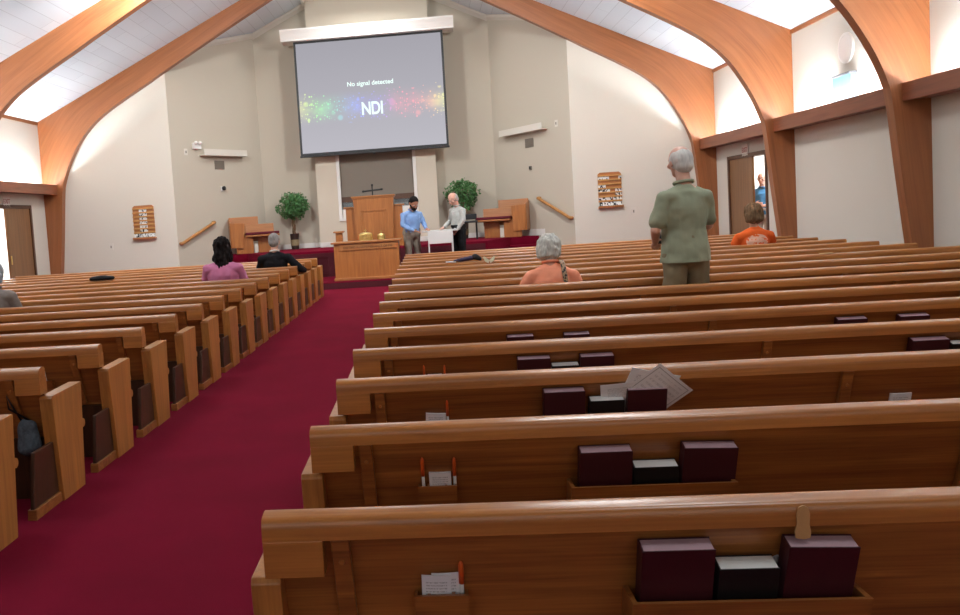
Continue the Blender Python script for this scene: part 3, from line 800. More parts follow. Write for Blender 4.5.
# cross beyond the pulpit
t = thing('standing_cross', 'thin black cross standing behind the pulpit top', 'cross', (-1.39, 22.2, .77))
bm = B(); lathe(bm, [(.14, 0), (.14, .02), (.03, .05), (.02, .06)]); obj('foot', bm, M['black'], t)
bm = B(); tube(bm, [(0, 0, .05), (0, 0, 1.55)], .018, 8); ell(bm, (0, 0, 1.55), (.03, .03, .035)); obj('upright', bm, M['black'], t)
bm = B(); tube(bm, [(-.25, 0, 1.40), (.25, 0, 1.43)], .022, 8)
for s in (-1, 1): ell(bm, (s*.24, 0, 1.415+s*.014), (.035, .028, .03))
obj('crossbar', bm, M['black'], t)
# communion table
t = thing('communion_table', 'long oak communion table with engraved words in front of the pulpit', 'table', (-1.36, 18.3, .15))
obj('tabletop', box(B(), -.76, .76, -.05, .68, .80, .84, .01), M['oakx'], t)
bm = B(); box(bm, -.70, .70, 0, .62, .05, .80); obj('body', bm, M['oakz'], t)
bm = B(); box(bm, -.73, .73, -.03, .65, 0, .06, .01); obj('plinth', bm, M['oakx'], t)
bm = B(); box(bm, -.58, .66, -.022, 0, .655, .765, .005); fb = obj('frieze_board', bm, M['oakx'], t)
me = text_mesh('DO THIS IN REMEMBRANCE OF ME', .068, .0012, space=1.0); me.transform(Matrix.Translation((.04, -.0235, .71)) @ Matrix.Rotation(PI/2, 4, 'X'))
obj('engraved_words', me, M['gold'], fb)
# brass trays on the table
def tray_stack(x, r, nlev, label):
    t = thing('communion_tray_stack', label, 'tray', (x, 18.55, .99), 0, 'brass communion ware'); z = 0
    for k in range(nlev):
        bm = B(); lathe(bm, [(r*.9, z), (r, z+.005), (r, z+.038), (r*.94, z+.042), (r*.9, z+.042)], seg=24); obj('tray', bm, M['brass'], t, smooth=False); z += .043
    bm = B(); lathe(bm, [(r*.98, z), (r*.98, z+.012), (r*.7, z+.035), (r*.25, z+.048), (.015, z+.05)], seg=24); li = obj('lid', bm, M['brass'], t, smooth=True)
    bm = B(); box(bm, -.006, .006, -.005, .005, z+.045, z+.12); box(bm, -.028, .028, -.005, .005, z+.082, z+.094); obj('cross_finial', bm, M['brass'], li)
tray_stack(-1.37, .150, 3, 'larger brass communion tray stack on the oak table')
tray_stack(-1.03, .085, 2, 'smaller brass communion tray stack on the oak table')
# plant post left of the table
t = thing('wooden_stand', 'small square oak pedestal stand left of the communion table', 'stand', (-2.03, 19.3, .15))
obj('post', box(B(), -.075, .075, -.075, .075, .03, 1.03, .005), M['oakz'], t); obj('cap', box(B(), -.12, .12, -.12, .12, 1.03, 1.07, .008), M['oakx'], t); obj('base', box(B(), -.12, .12, -.12, .12, 0, .03, .006), M['oakx'], t)

# benches beside the splayed walls
def bench(loc, rz, label, m):
    t = thing('clergy_bench', label, 'bench', loc, rz, 'platform benches')
    def px_(pts, x0, x1, **k): return prism(B(), pts, min(m*x0, m*x1), max(m*x0, m*x1), 'X', **k)
    def bx(x0, x1, *a): return box(B(), min(m*x0, m*x1), max(m*x0, m*x1), *a)
    # local: faces -Y, the outer end (by the splayed wall) at +X*m
    obj('backrest', px_([(.20, .30), (.26, .94), (.30, .94), (.24, .30)], -.18, .58, bev=.012), M['oakx'], t)
    obj('low_back', px_([(.18, .30), (.22, .74), (.2595, .74), (.2195, .30)], -.57, .178, bev=.008), M['oakx'], t)
    se = obj('seat', px_([(-.24, .42), (.18, .40), (.18, .45), (-.24, .465)], -.66, .20, bev=.006), M['oakx'], t)
    obj('seat_cushion', px_([(-.25, .467), (.175, .452), (.175, .52), (-.25, .535)], -.655, .205, bev=.022, seg=3), M['cushion'], se)
    obj('front_panel', prism(B(), [(m*.23, .78), (m*.60, .80), (m*.56, .16), (m*.28, .14)], -.20, -.16, 'Y', bev=.006), M['oakz'], t)
    obj('end_panel', px_([(-.155, .16), (-.155, .80), (.30, .90), (.30, .16)], .555, .60, bev=.006), M['oakz'], t)
    obj('leg', bx(-.52, -.12, .04, .09, 0, .40, .004), M['oakz'], t)
    obj('leg', bx(.02, .46, -.14, -.09, 0, .42, .004), M['oakz'], t)
    obj('kneeler_box', bx(-.10, .0, -.05, .12, .0, .24, .006), M['offwhite'], t)
    return t
bench((1.90, 21.64, .77), -.30, 'oak bench with maroon seat on the right of the platform', 1)
bench((-4.50, 21.64, .77), .30, 'oak bench with maroon seat on the left of the platform', -1)

# ficus trees
def ficus(loc, seed, label, rx=.42, rz_=.36):
    rnd = random.Random(seed)
    t = thing('potted_ficus', label, 'plant', loc, 0, 'potted trees')
    bm = B(); lathe(bm, [(.10, 0), (.125, .42), (.115, .42), (.11, .38)]); p = obj('pot', bm, M['pot'], t, smooth=False)
    bm = B(); lathe(bm, [(.112, .10), (.114, .10), (.122, .26), (.119, .26)]); obj('pot_band', bm, M['potband'], p)
    bm = B()
    for k in range(3):
        tube(bm, [(.035*math.cos(2.1*k+q*.9)*(1-q*.05), .035*math.sin(2.1*k+q*.9), .36+q*.09) for q in range(8)], .022, 8)
    for k in range(9):
        a = k*2.4; tube(bm, [(0, 0, .85+.03*k), (.12*math.cos(a), .12*math.sin(a), 1.0+.04*k), (.26*math.cos(a), .26*math.sin(a), 1.08+.05*k)], [.014, .009, .005], 6)
    obj('trunk', bm, M['trunk'], t, smooth=True)
    bm = B()
    for k in range(2600):
        while True:
            q = Vector((rnd.uniform(-1, 1), rnd.uniform(-1, 1), rnd.uniform(-1, 1)))
            if .35 < q.length < 1: break
        den = noise.noise(q*2.2+Vector((seed, 0, 0)))
        if den < -.25: continue
        q *= 1+.22*noise.noise(q*1.7+Vector((seed*2, 3, 0)))
        c = Vector((q.x*rx, q.y*rx, 1.16+q.z*rz_))
        d = Vector((rnd.gauss(0, 1), rnd.gauss(0, 1), rnd.gauss(-.5, .7))).normalized(); s = d.orthogonal().normalized(); s.rotate(Matrix.Rotation(rnd.uniform(0, 6.3), 3, d))
        l = rnd.uniform(.055, .095); w = l*.28; nrm = d.cross(s)*l*.12
        P = [c, c+d*l*.45+s*w+nrm, c+d*l, c+d*l*.45-s*w+nrm]
        v = [bm.verts.new(x) for x in P]; bm.faces.new((v[0], v[1], v[2])); bm.faces.new((v[0], v[2], v[3]))
    obj('foliage', bm, M['leaf'], t)
ficus((-3.56, 22.5, .77), 3, 'leafy ficus tree in a banded pot left of the screen wall')
ficus((.93, 22.45, .77), 11, 'leafy ficus tree behind the elderly man in grey white shirt', .44, .40)

# attendance boards
def board(x, wd, z0, z1, label, cards):
    t = thing('hymn_board', label, 'board', (x, 20.27, z0), 0, 'slotted wooden boards on the front walls'); h = z1-z0
    bm = B(); prism(bm, [(-wd/2, .13), (wd/2, .13), (wd/2, h-.04), (wd/2-.05, h), (-wd/2+.05, h), (-wd/2, h-.04)], -.022, 0, 'Y'); bk = obj('backboard', bm, M['oakx'], t)
    zs = [.16+k*(h-.24)/6 for k in range(7)]
    for z in zs: obj('slat', box(B(), -wd/2-.004, wd/2+.004, -.05, -.0225, z-.016, z+.016, .003), M['slat'], t)
    obj('tray', (lambda b: (box(b, -wd/2-.02, wd/2+.02, -.11, 0, 0, .03, .006), box(b, -wd/2-.02, wd/2+.02, -.11, -.095, .03, .048, .004))[0])(B()), M['oakx'], t)
    for k in range(4):
        w = wd/4.3; o = obj('number_card', sheet_mesh(w, .10, .003), M['digits'], t, ((k-1.5)*w*1.04, -.06, .035)); o.rotation_euler = (-.25, 0, 0)
    for row, x0, x1 in cards:
        o = obj('number_card', sheet_mesh((x1-x0)*wd, (h-.24)/6-.02, .003), M['digits'], t, (((x0+x1)/2-.5)*wd, -.034, zs[row]+.010))
    return t
def digits():
    m, nt, b, N, L = newmat('number_cards')
    tc = N.new('ShaderNodeTexCoord'); mp = N.new('ShaderNodeMapping'); mp.inputs['Scale'].default_value = (26, 1, 13)
    oi = N.new('ShaderNodeObjectInfo')
    nz = N.new('ShaderNodeTexNoise'); nz.noise_dimensions = '4D'; nz.inputs['Scale'].default_value = 1.4; nz.inputs['Detail'].default_value = 0
    ml = N.new('ShaderNodeMath'); ml.operation = 'MULTIPLY'; ml.inputs[1].default_value = 60; L.new(oi.outputs['Random'], ml.inputs[0]); L.new(ml.outputs[0], nz.inputs['W'])
    L.new(tc.outputs['Object'], mp.inputs[0]); L.new(mp.outputs[0], nz.inputs['Vector'])
    r = N.new('ShaderNodeValToRGB'); r.color_ramp.interpolation = 'CONSTANT'; r.color_ramp.elements[0].color = srgb('1c1c22'); r.color_ramp.elements[1].position = .43; r.color_ramp.elements[1].color = srgb('dedcd8')
    L.new(nz.outputs['Fac'], r.inputs[0]); L.new(r.outputs[0], b.inputs['Base Color']); return m
M['digits'] = digits()
board(-6.88, .53, 1.32, 2.14, 'slotted oak board with a middle column of number cards, left of the platform', [(k, .30, .66) for k in range(6)])
board(4.24, .53, 1.35, 2.17, 'slotted oak board with scattered number cards, right of the platform', [(5, 0, .48), (5, .88, 1), (3, 0, .32), (2, 0, .5), (2, .72, 1), (1, .72, 1), (0, 0, .58), (0, .62, 1)])
# fixtures on the splayed walls and front walls
def frame_on_splay(side, t_):
    p = on_splay(side, t_); a, b_ = on_splay(side, 0), on_splay(side, 1); d = (b_-a).normalized()
    # local -Y points into the room
    ang = math.atan2(d.y, d.x) if side == 'L' else math.atan2(-d.y, -d.x)
    return p, ang
def splay_thing(name, label, cat, side, y, z, group=None):
    p, a = frame_on_splay(side, (y-20.28)/(YC-20.28))
    return thing(name, label, cat, (p.x, p.y, z), a, group)
for s, ya, yb, z, lab in (('L', 21.05, 22.38, 3.30, 'long white shelf box on the left splayed wall'), ('R', 21.0, 22.53, 3.33, 'long white shelf box on the right splayed wall')):
    t = splay_thing('wall_shelf_box', lab, 'shelf', s, (ya+yb)/2, z, 'shelf boxes on the splayed walls'); l = (yb-ya)/2/.868
    obj('front_board', box(B(), -l, l, -.20, -.18, 0, .16, .004), M['offwhite'], t); obj('shelf_board', box(B(), -l, l, -.18, 0, 0, .02), M['offwhite'], t)
for s, y, z, lab in (('L', 21.64, 3.08, 'square grey air vent on the left splayed wall'), ('R', 21.65, 3.075, 'square grey air vent on the right splayed wall')):
    t = splay_thing('air_vent', lab, 'vent', s, y, z, 'air vents'); obj('vent_frame', box(B(), -.17, .17, -.015, 0, -.11, .11, .004), M['vent'], t)
    bm = B()
    for k in range(7): box(bm, -.14, .14, -.022, -.0155, -.085+k*.026, -.073+k*.026)
    obj('louvers', bm, M['vent'], t)
t = splay_thing('emergency_light', 'small white twin head emergency light on the left splayed wall', 'light', 'L', 20.98, 3.54)
obj('housing', box(B(), -.13, .13, -.08, 0, -.08, .08, .015), M['white'], t)
for s in (-1, 1): obj('lamp_head', (lambda b: ell(b, (s*.07, -.10, .07), (.055, .05, .05)))(B()), M['white'], t, smooth=True)
t = splay_thing('wall_camera', 'small round black wall device under the left vent', 'device', 'L', 21.68, 2.47)
obj('base_plate', box(B(), -.07, .07, -.02, 0, -.06, .06, .005), M['white'], t); obj('lens_ball', (lambda b: ell(b, (.01, -.05, .01), (.055, .055, .06)))(B()), M['blackp'], t, smooth=True)
t = splay_thing('thermostat', 'small dark wall control under the right vent', 'control', 'R', 21.65, 2.45)
obj('face', box(B(), -.045, .045, -.03, 0, -.05, .05, .006), M['vent'], t); obj('dial', box(B(), -.03, .03, -.036, -.0305, -.02, .045), M['blackp'], t)
def plate(loc, rz, label, name='wall_switch', cat='switch', group='wall plates'):
    t = thing(name, label, cat, loc, rz, group)
    obj('cover_plate', box(B(), -.055, .055, -.008, 0, -.08, .08, .003), M['offwhite'], t); obj('toggle', box(B(), -.012, .012, -.02, -.0085, -.03, .03), M['vent'], t)
p, a = frame_on_splay('L', .15); plate((p.x, p.y, 3.39), a, 'pale wall plate left of the emergency light')
p, a = frame_on_splay('R', .16); plate((p.x, p.y, 3.42), a, 'pale wall plate right of the right shelf box')
plate((-7.76, 20.27, 1.18), 0, 'pale outlet plate on the left front wall', 'wall_outlet', 'outlet'); plate((4.76, 20.27, 1.23), 0, 'pale outlet plate right of the right board', 'wall_outlet', 'outlet')
def handrail(side, ya, za, yb, zb, label):
    t_ = lambda y: (y-20.28)/(YC-20.28)
    pa, an = frame_on_splay(side, t_(ya)); pb, _ = frame_on_splay(side, t_(yb)); n = Vector((math.sin(an), -math.cos(an)))
    t = thing('handrail', label, 'handrail', (0, 0, 0), 0, 'sloping wall handrails')
    A = Vector((pa.x+n.x*.08, pa.y+n.y*.08, za)); Bq = Vector((pb.x+n.x*.08, pb.y+n.y*.08, zb))
    obj('rail', tube(B(), [A, Bq], .038, 12), M['railwood'], t, smooth=False)
    for e in (A, Bq):
        q = Vector((e.x-n.x*.075, e.y-n.y*.075, e.z))
        obj('end_return', hull(B(), [(e, .042), (q, .036)]), M['railwood'], t)
handrail('L', 20.34, 1.15, 21.30, 1.62, 'wooden handrail sloping up the left splayed wall')
handrail('R', 20.34, 1.17, 21.36, 1.69, 'wooden handrail sloping up the right splayed wall')

# disc and panel above the right ledge
t = thing('wall_disc', 'round grey disc with pale rim high above the right ledge', 'wall disc', (XR, 13.98, 3.61))
me = B(); lathe(me, [(.235, 0), (.235, .03), (.195, .035), (.19, .03)], seg=40); me.transform(Matrix.Rotation(-PI/2, 4, 'Y')); obj('rim', me, M['white'], t, smooth=False)
me = B(); lathe(me, [(.185, .0), (.185, .022), (.10, .024), (.01, .025)], seg=40); me.transform(Matrix.Rotation(-PI/2, 4, 'Y')); obj('disc_face', me, plain('pale_grey_face', '7d8794', .25, var=.12, scale=7), t)
t = thing('wall_panel', 'pale blue box with dark top edge under the round disc', 'panel', (XR, 13.98, 2.80))
obj('panel_body', box(B(), -.10, 0, -.29, .29, 0, .39, .01), plain('pale_blue_plastic', '7fb0cc', .5), t); obj('top_edge', box(B(), -.115, 0, -.30, .30, .391, .42, .004), plain('grey_edge', '6d6f72', .5), t)

# white table held by the two men
t = thing('white_table', 'small white topped table between the two standing men', 'table', (.0, 18.42, .15))
M['tablewhite'] = plain('white_laminate', 'd6d5d1', .5); M['tablegrey'] = plain('grey_laminate', 'b9b6b2', .4)
obj('tabletop', box(B(), -.15, .64, -.02, .42, .93, .965, .008), M['tablegrey'], t)
obj('front_board', box(B(), -.02, .52, -.055, -.022, .68, .95, .005), M['tablewhite'], t)
for x in (-.02, .49): obj('leg', box(B(), x, x+.03, -.05, -.022, 0, .68, .004), M['tablewhite'], t)
for x in (-.02, .49): obj('leg', box(B(), x, x+.03, .36, .39, 0, .93, .004), M['tablewhite'], t)
# black music stand back behind the elderly man
t = thing('black_chair', 'black padded chair back behind the elderly man', 'chair', (1.02, 21.6, .77))
obj('seat', box(B(), -.22, .22, -.22, .2, .42, .47, .02, 3), M['blackp'], t); obj('backrest', box(B(), -.22, .22, .17, .21, .5, .64, .015, 3), M['blackp'], t)
for x in (-.19, .19):
    for y in (-.18, .18): obj('leg', tube(B(), [(x, y, 0), (x, y, .43)], .012, 8), M['black'], t)
    obj('back_post', tube(B(), [(x, .19, .44), (x, .19, .55)], .012, 8), M['black'], t)

# ------------------------------------------------------------------ things left on the pews
bm = B(); hull(bm, [((-.155, 0, .034), (.045, .075, .033)), ((.155, 0, .034), (.045, .075, .033)), ((0, 0, .045), (.15, .07, .036))])
o = obj('soft_pouch', blend(bm, .008, 3, .004, 18), plain('black_wool', '141318', .95, bump=.3, scale=120), loc=(-5.12, YLf(13)+.0, .771), smooth=True)
tag(o, 'flat black pouch lying on a left pew rail', 'pouch')
ur = YR(12)
t = thing('folded_umbrella', 'dark purple folded umbrella lying on a right pew rail', 'umbrella', (.34, ur, .771))
obj('canopy', (lambda b: blend(chain(b, [((0, 0, .018), .016), ((.10, 0, .028), .028), ((.26, 0, .05), .034)]), .007, 2, .004, 30, wscale=(1, 3, 3)))(B()), plain('purple_nylon', '2b2348', .5, var=.2, scale=30), t, smooth=True)
obj('handle_cover', (lambda b: blend(hull(b, [((.29, 0, .06), (.05, .05, .045)), ((.36, 0, .03), (.03, .04, .03))]), .007, 2))(B()), plain('black_cloth', '0f0f14', .8), t, smooth=True)
bm = B(); box(bm, 0, .13, -.05, .05, 0, .012, .004); o = obj('paper_booklet', bm, M['paper'], loc=(.225, ur, .771)); o.rotation_euler = (0, 0, .2); tag(o, 'white folded booklet beside the purple umbrella', 'booklet')
bm = B()
for s in (-1, 1):
    prism(bm, [(0, 0), (s*.07, .055), (s*.085, .04), (s*.055, -.02), (s*.012, -.045)], -.05, -.044, 'Y')
o = obj('paper_bow', bm, plain('cream_paper', 'd8cfae', .7), loc=(.825, ur, .775)); tag(o, 'cream bow shaped paper on the pew rail right of the umbrella', 'paper')
bm = B(); box(bm, -.065, .065, -.035, .03, 0, .006, .002); o = obj('paper_slip', bm, plain('tan_slip', 'c9a877', .8), loc=(4.245, YR(9), .7705)); tag(o, 'small pale slip lying on a far right pew rail', 'paper')
bm = B(); hull(bm, [((0, 0, -.06), (.075, .045, .055)), ((0, 0, .05), (.06, .04, .05))])
t = thing('cloth_bag', 'small grey blue cloth bag hanging on a left pew back at the lower left edge', 'bag', (-2.30, YLf(3)+.05, .375))
obj('bag_body', blend(bm, .009, 2, .010, 12), plain('denim_cloth', '56606a', .9, bump=.3, scale=60, var=.3), t, smooth=True)
obj('strap', tube(B(), [(-.03, 0, .085), (-.055, -.035, .17), (-.082, -.05, .245), (-.078, -.045, .17), (.02, 0, .085)], .006, 8), M['blackp'], t, smooth=True)

# ------------------------------------------------------------------ people
def mat_cloth(name, col, var=.08, rough=.9, scale=14, spec=.2):
    return plain(name, col, rough, bump=.25, scale=scale, var=var, spec=spec)

def hand(bm, w, d, n, side, k=1.0, curl=.55):
    """palm, four fingers and a thumb rooted at wrist w; d points along the hand, n out of the palm"""
    w = Vector(w); d = Vector(d).normalized(); n = Vector(n); n = (n-d*n.dot(d)).normalized(); a = d.cross(n)*side
    hull(bm, [(w, .024*k), (w+d*.045*k+a*.022*k, .016*k), (w+d*.045*k-a*.022*k, .016*k), (w+d*.085*k+a*.032*k, .0125*k), (w+d*.085*k-a*.030*k, .012*k)], 1)
    for j, (off, ln) in enumerate(((.031, .070), (.0105, .078), (-.0105, .073), (-.030, .058))):
        p = w+d*.085*k+a*off*k; ang = 0; pts = [(p, .0095*k)]
        for q, fr in enumerate((.45, .32, .23)):
            ang += curl*(.75 if q == 0 else .9); dd = d*math.cos(ang)+n*math.sin(ang)
            p = p+dd*ln*fr*k; pts.append((p, (.0092, .0085, .0075)[q]*k))
        chain(bm, pts, 1)
    p0 = w+d*.022*k+a*.020*k; t1 = (d*.55+a*.75+n*.25).normalized(); t2 = (d*.85+a*.35+n*.45).normalized()
    chain(bm, [(p0, .014*k), (p0+t1*.038*k, .0115*k), (p0+t1*.038*k+t2*.032*k, .0095*k), (p0+t1*.038*k+t2*.055*k, .008*k)], 1)

def person(label, loc, rz, k, P):
    """k scales a 1.75 m figure; local +Y is where the body faces; P holds the pose, dress and hair"""
    t = thing('person', label, 'person', loc, rz)
    sit = P.get('sit', False); w = P.get('bulk', 1.0); lean = P.get('lean', 0.0)
    V = lambda x, y, z: Vector((x*k, y*k, z*k))
    zp = (P.get('seat', .39)/k + .10) if sit else .95
    pel = Vector((0, 0, zp))
    def tor(x, y, z):                                                 # torso point: height above pelvis, leaned forward
        z = z*P.get('torso', 1.0)
        c, s = math.cos(lean), math.sin(lean)
        return V(x, pel.y + y*c + z*s, pel.z + z*c - y*s)
    E = lambda r: tuple(q*k for q in r)
    Lx = Euler((-lean, 0, 0))
    sh = .185*P.get('shw', 1.0)
    zs_ = P.get('shz', .405)
    hips = [(tor(0, 0, 0), E((.155*w, .115*w, .11)), Lx)]
    waist = (tor(0, .01*w, .15), E((.142*w, .105*w, .09)), Lx)
    chest = (tor(0, -.005, .32), E((.158*w, .112*w, .13)), Lx)
    upper = (tor(0, -.02, .41), E((sh*.80, .088, .06)), Lx)
    sho = {s: tor(s*sh, -.015, zs_) for s in (-1, 1)}
    neck0 = tor(0, -.02, .48); hc = tor(0, P.get('hf', .02), .675+P.get('hz', 0))
    hrot = Euler((P.get('nod', 0.)*-1, P.get('tilt', 0), P.get('turn', 0)))
    HM = Matrix.Translation(hc) @ hrot.to_matrix().to_4x4() @ Matrix.Scale(k*P.get('head', 1.0), 4)
    H = lambda x, y, z: HM @ Vector((x, y, z))
    HR = hrot
    hk = k*P.get('head', 1.0); HE = lambda r: tuple(q*hk for q in r)
    # --- legs
    if sit:
        hip = {s: V(s*.095, .03, zp-.02) for s in (-1, 1)}; kn = {s: V(s*.12, .43, zp+.0) for s in (-1, 1)}; an = {s: V(s*.12, .44, .09) for s in (-1, 1)}
    else:
        st = P.get('stance', .11); hip = {s: V(s*.09, 0, .92) for s in (-1, 1)}; kn = {s: V(s*st, .02, .49) for s in (-1, 1)}; an = {s: V(s*(st+.01), -.01, .085) for s in (-1, 1)}
    arms = P['arms']
    el = {s: V(*arms[s][0]) for s in (-1, 1)}; wr = {s: V(*arms[s][1]) for s in (-1, 1)}
    # --- body (one continuous skin)
    bm = B()
    hull(bm, hips+[waist]); hull(bm, [waist, chest]); hull(bm, [chest, upper])
    for s in (-1, 1):
        hull(bm, [upper, (sho[s], .050*k)]); hull(bm, [(neck0, .055*k), (sho[s], .042*k)])
        chain(bm, [(sho[s], .050*k), (el[s], .040*k), (el[s].lerp(wr[s], .3), .039*k), (wr[s], .026*k)])
        hand(bm, wr[s], arms[s][2] if len(arms[s]) > 2 else (wr[s]-el[s]), arms[s][3] if len(arms[s]) > 3 else (-s, 0, -.2), s if True else 1, k, P.get('curl', .5))
        chain(bm, [(hip[s], .085*k), (kn[s], .056*k), (kn[s].lerp(an[s], .3), .053*k), (an[s], .038*k)])
        hull(bm, [(an[s]+V(0, -.03, -.045), .035*k), (an[s]+V(0, .15, -.06), (.038*k, .04*k, .022*k))])
    hull(bm, [(neck0, .062*k), (H(0, -.02, -.07), .054*k)])
    ell(bm, H(0, -.005, .03), HE((.077, .097, .092)), HR, 3)
    hull(bm, [(H(0, .01, .0), HE((.070, .080, .07)), HR), (H(0, .045, -.080), HE((.040, .040, .035)), HR)])
    hull(bm, [(H(0, .092, .012), .011*hk), (H(0, .112, -.026), .014*hk), (H(0, .095, -.032), .018*hk)])   # nose
    hull(bm, [(H(-.035, .083, .028), .012*hk), (H(.035, .083, .028), .012*hk), (H(0, .09, .028), .010*hk)])   # brow
    for s in (-1, 1):
        ell(bm, H(s*.079, -.008, -.008), HE((.011, .021, .032)), HR); ell(bm, H(s*.045, .07, -.02), HE((.022, .022, .022)), HR)
    skin = P.get('skin', M['skin'])
    obj('body', blend(bm, .0085*k, 2), skin, t, smooth=True)
    if P.get('face', False):
        for s in (-1, 1):
            e = obj('eye', ell(B(), H(s*.032, .086, .006), HE((.012, .009, .009)), HR), plain('eye_white', 'd8d2cc', .3), t, smooth=True)
            obj('iris', ell(B(), H(s*.032, .0935, .005), HE((.006, .004, .006)), HR), plain('eye_dark', '2a1a12', .3), e, smooth=True)
        obj('lips', ell(B(), H(0, .094, -.058), HE((.024, .010, .007)), HR), plain('lip', 'a5635a', .5), t, smooth=True)
        if P.get('glasses'):
            g = B()
            for s in (-1, 1): tube(g, [H(s*.034+.024*math.cos(q*PI/6), .108, .005+.019*math.sin(q*PI/6)) for q in range(13)], .0022*hk, 6)
            tube(g, [H(-.01, .109, .01), H(.01, .109, .01)], .002*hk, 6)
            for s in (-1, 1): tube(g, [H(s*.058, .106, .008), H(s*.084, .0, .01)], .002*hk, 6)
            obj('glasses', g, M['black'], t)
    # --- shirt
    unt = P.get('hem', -.10) < -.05; g = (.024 if unt else .012)*k; gt = (.010 if unt else .018)*k; bm = B(); ad = lambda it, e=g: (it[0], tuple(q+e for q in it[1]), it[2])
    fl = P.get('flare', 1.0)
    hemz = P.get('hem', -.10)
    hp = (tor(0, 0, min(0, hemz+.10)), E((.155*w*fl, .116*w*fl, .115)), Lx)
    if unt: hull(bm, [ad(hp), ad((tor(0, 0, hemz-.02), E((.158*w*fl, .120*w*fl, .08)), Lx))])
    hull(bm, [ad(hp), ad(waist)]); hull(bm, [ad(waist), ad(chest)]); hull(bm, [ad(chest), ad(upper)])
    sl = P.get('sleeve', 1.0); lo = P.get('loose', 1.0)
    for s in (-1, 1):
        hull(bm, [ad(upper), (sho[s], .058*k*lo)]); hull(bm, [(neck0+V(0, 0, -.012), .066*k), (sho[s], .050*k*lo)])
        if sl < .5: chain(bm, [(sho[s], .060*k*lo), (sho[s].lerp(el[s], sl/.5), .060*k*lo)])
        else: chain(bm, [(sho[s], .060*k*lo), (el[s], .050*k*lo), (el[s].lerp(wr[s], (sl-.5)/.5), .038*k*lo)])
    cuts = [(tor(0, 0, hemz), (tor(0, 0, hemz-1)-tor(0, 0, hemz)).normalized())]
    sm = P['shirt']
    sh_o = obj('shirt' if not P.get('top') else P['top'], blend(bm, .010*k, 3, .011*k, 9/k, cuts, seed=len(label)), sm, t, smooth=True)
    if P.get('collar', True):
        c = B(); pts = []
        for q in range(17):
            a = PI*(.5+2*q/16)+.0
            pts.append(neck0 + V(.074*math.cos(a), .068*math.sin(a)+.012, .045+.012*-math.sin(a)))
        tube(c, pts, .013*k, 8)
        obj('collar', c, P.get('collarmat', sm), t, smooth=True)
    # --- trousers
    if P.get('trousers'):
        bm = B(); h2 = (tor(0, 0, -.02), E((.158*w, .120*w, .115)), Lx)
        hull(bm, [ad(h2, gt), ad((tor(0, 0, .10), E((.148*w, .110*w, .04)), Lx), gt)])
        for s in (-1, 1):
            if sit: chain(bm, [(hip[s], .100*k), (kn[s], .072*k), (kn[s].lerp(an[s], .5), .068*k), (an[s]+V(0, 0, -.01), .055*k)])
            else: hull(bm, [ad(h2, gt), (hip[s]+V(0, 0, -.05), .10*k)]); chain(bm, [(hip[s], .100*k*math.sqrt(w)), (kn[s], .078*k), (kn[s].lerp(an[s], .5), .068*k), (an[s]+V(0, 0, -.01), .060*k)])
        tr = obj('trousers', blend(bm, .011*k, 2, .012*k, 8/k, [(tor(0, 0, .11), (tor(0, 0, 1)-tor(0, 0, 0)).normalized())], seed=3), P['trousers'], t, smooth=True)
        if P.get('pockets'):
            for s in (-1, 1):
                q = B(); c = tor(s*.085*w, -.105*w, -.165)
                prism(q, [(c.x-.055*k, c.z-.012*k), (c.x+.055*k, c.z-.012*k), (c.x+.05*k, c.z+.012*k), (c.x-.05*k, c.z+.012*k)], c.y-.022*k, c.y-.004*k, 'Y', bev=.003)
                obj('pocket_flap', q, P['trousers'], tr)
        for s in (-1, 1):
            q = B(); hull(q, [(an[s]+V(0, -.04, -.045), .042*k), (an[s]+V(0, .05, -.025), .045*k), (an[s]+V(0, .16, -.06), (.046*k, .05*k, .026*k))])
            obj('shoe', blend(q, .01, 2, 0, 1, [(Vector((0, 0, .002)), (0, 0, -1))]), plain('shoe_dark', '2a211c', .5), t, smooth=True)
    # --- hair
    hair = P.get('hair', 'short'); hm = P.get('hairmat')
    bm = B(); cut = []
    if hair == 'short':
        ell(bm, H(0, -.014, .045), HE((.086, .100, .092)), HR, 3); ell(bm, H(0, -.045, .0), HE((.080, .070, .085)), HR, 3)
        cut = [(H(0, .052, .055), (HM.to_3x3() @ Vector((0, 1, -.75))).normalized())]
    elif hair == 'ring':
        ell(bm, H(0, -.020, .018), HE((.087, .096, .090)), HR, 3); ell(bm, H(0, -.05, -.03), HE((.074, .062, .06)), HR, 3)
        cut = [(H(0, -.02, P.get('bald', .060)), (HM.to_3x3() @ Vector((0, .6, 1))).normalized()), (H(0, .03, 0), (HM.to_3x3() @ Vector((0, 1, -.3))).normalized())]
    elif hair == 'bob':
        ell(bm, H(0, -.016, .045), HE((.104, .118, .102)), HR, 3); hull(bm, [(H(0, -.035, .0), HE((.112, .098, .08)), HR), (H(0, -.048, -.055), HE((.100, .080, .05)), HR)])
        cut = [(H(0, .055, .05), (HM.to_3x3() @ Vector((0, 1, -.6))).normalized())]
    elif hair == 'long':
        ell(bm, H(0, -.014, .045), HE((.102, .114, .100)), HR, 3)
        hull(bm, [(H(0, -.03, .0), HE((.112, .090, .09)), HR), (H(0, -.06, -.14), HE((.135, .066, .08)), HR)])
        hull(bm, [(H(0, -.06, -.14), HE((.118, .062, .08)), HR), (H(.0, -.085, -.30), HE((.085, .045, .06)), HR)])
        for q in range(5): hull(bm, [(H(-.08+.04*q, -.09, -.25), .03*hk), (H(-.075+.037*q, -.09, -.345-.02*(q % 2)), .012*hk)])
        cut = [(H(0, .055, .05), (HM.to_3x3() @ Vector((0, 1, -.6))).normalized())]
    ho = obj('hair', blend(bm, .008*hk, 2, P.get('hairwob', .006)*hk, 16/hk, cut, seed=5, wscale=(1.6, 1.6, .7)), hm, t, smooth=True)
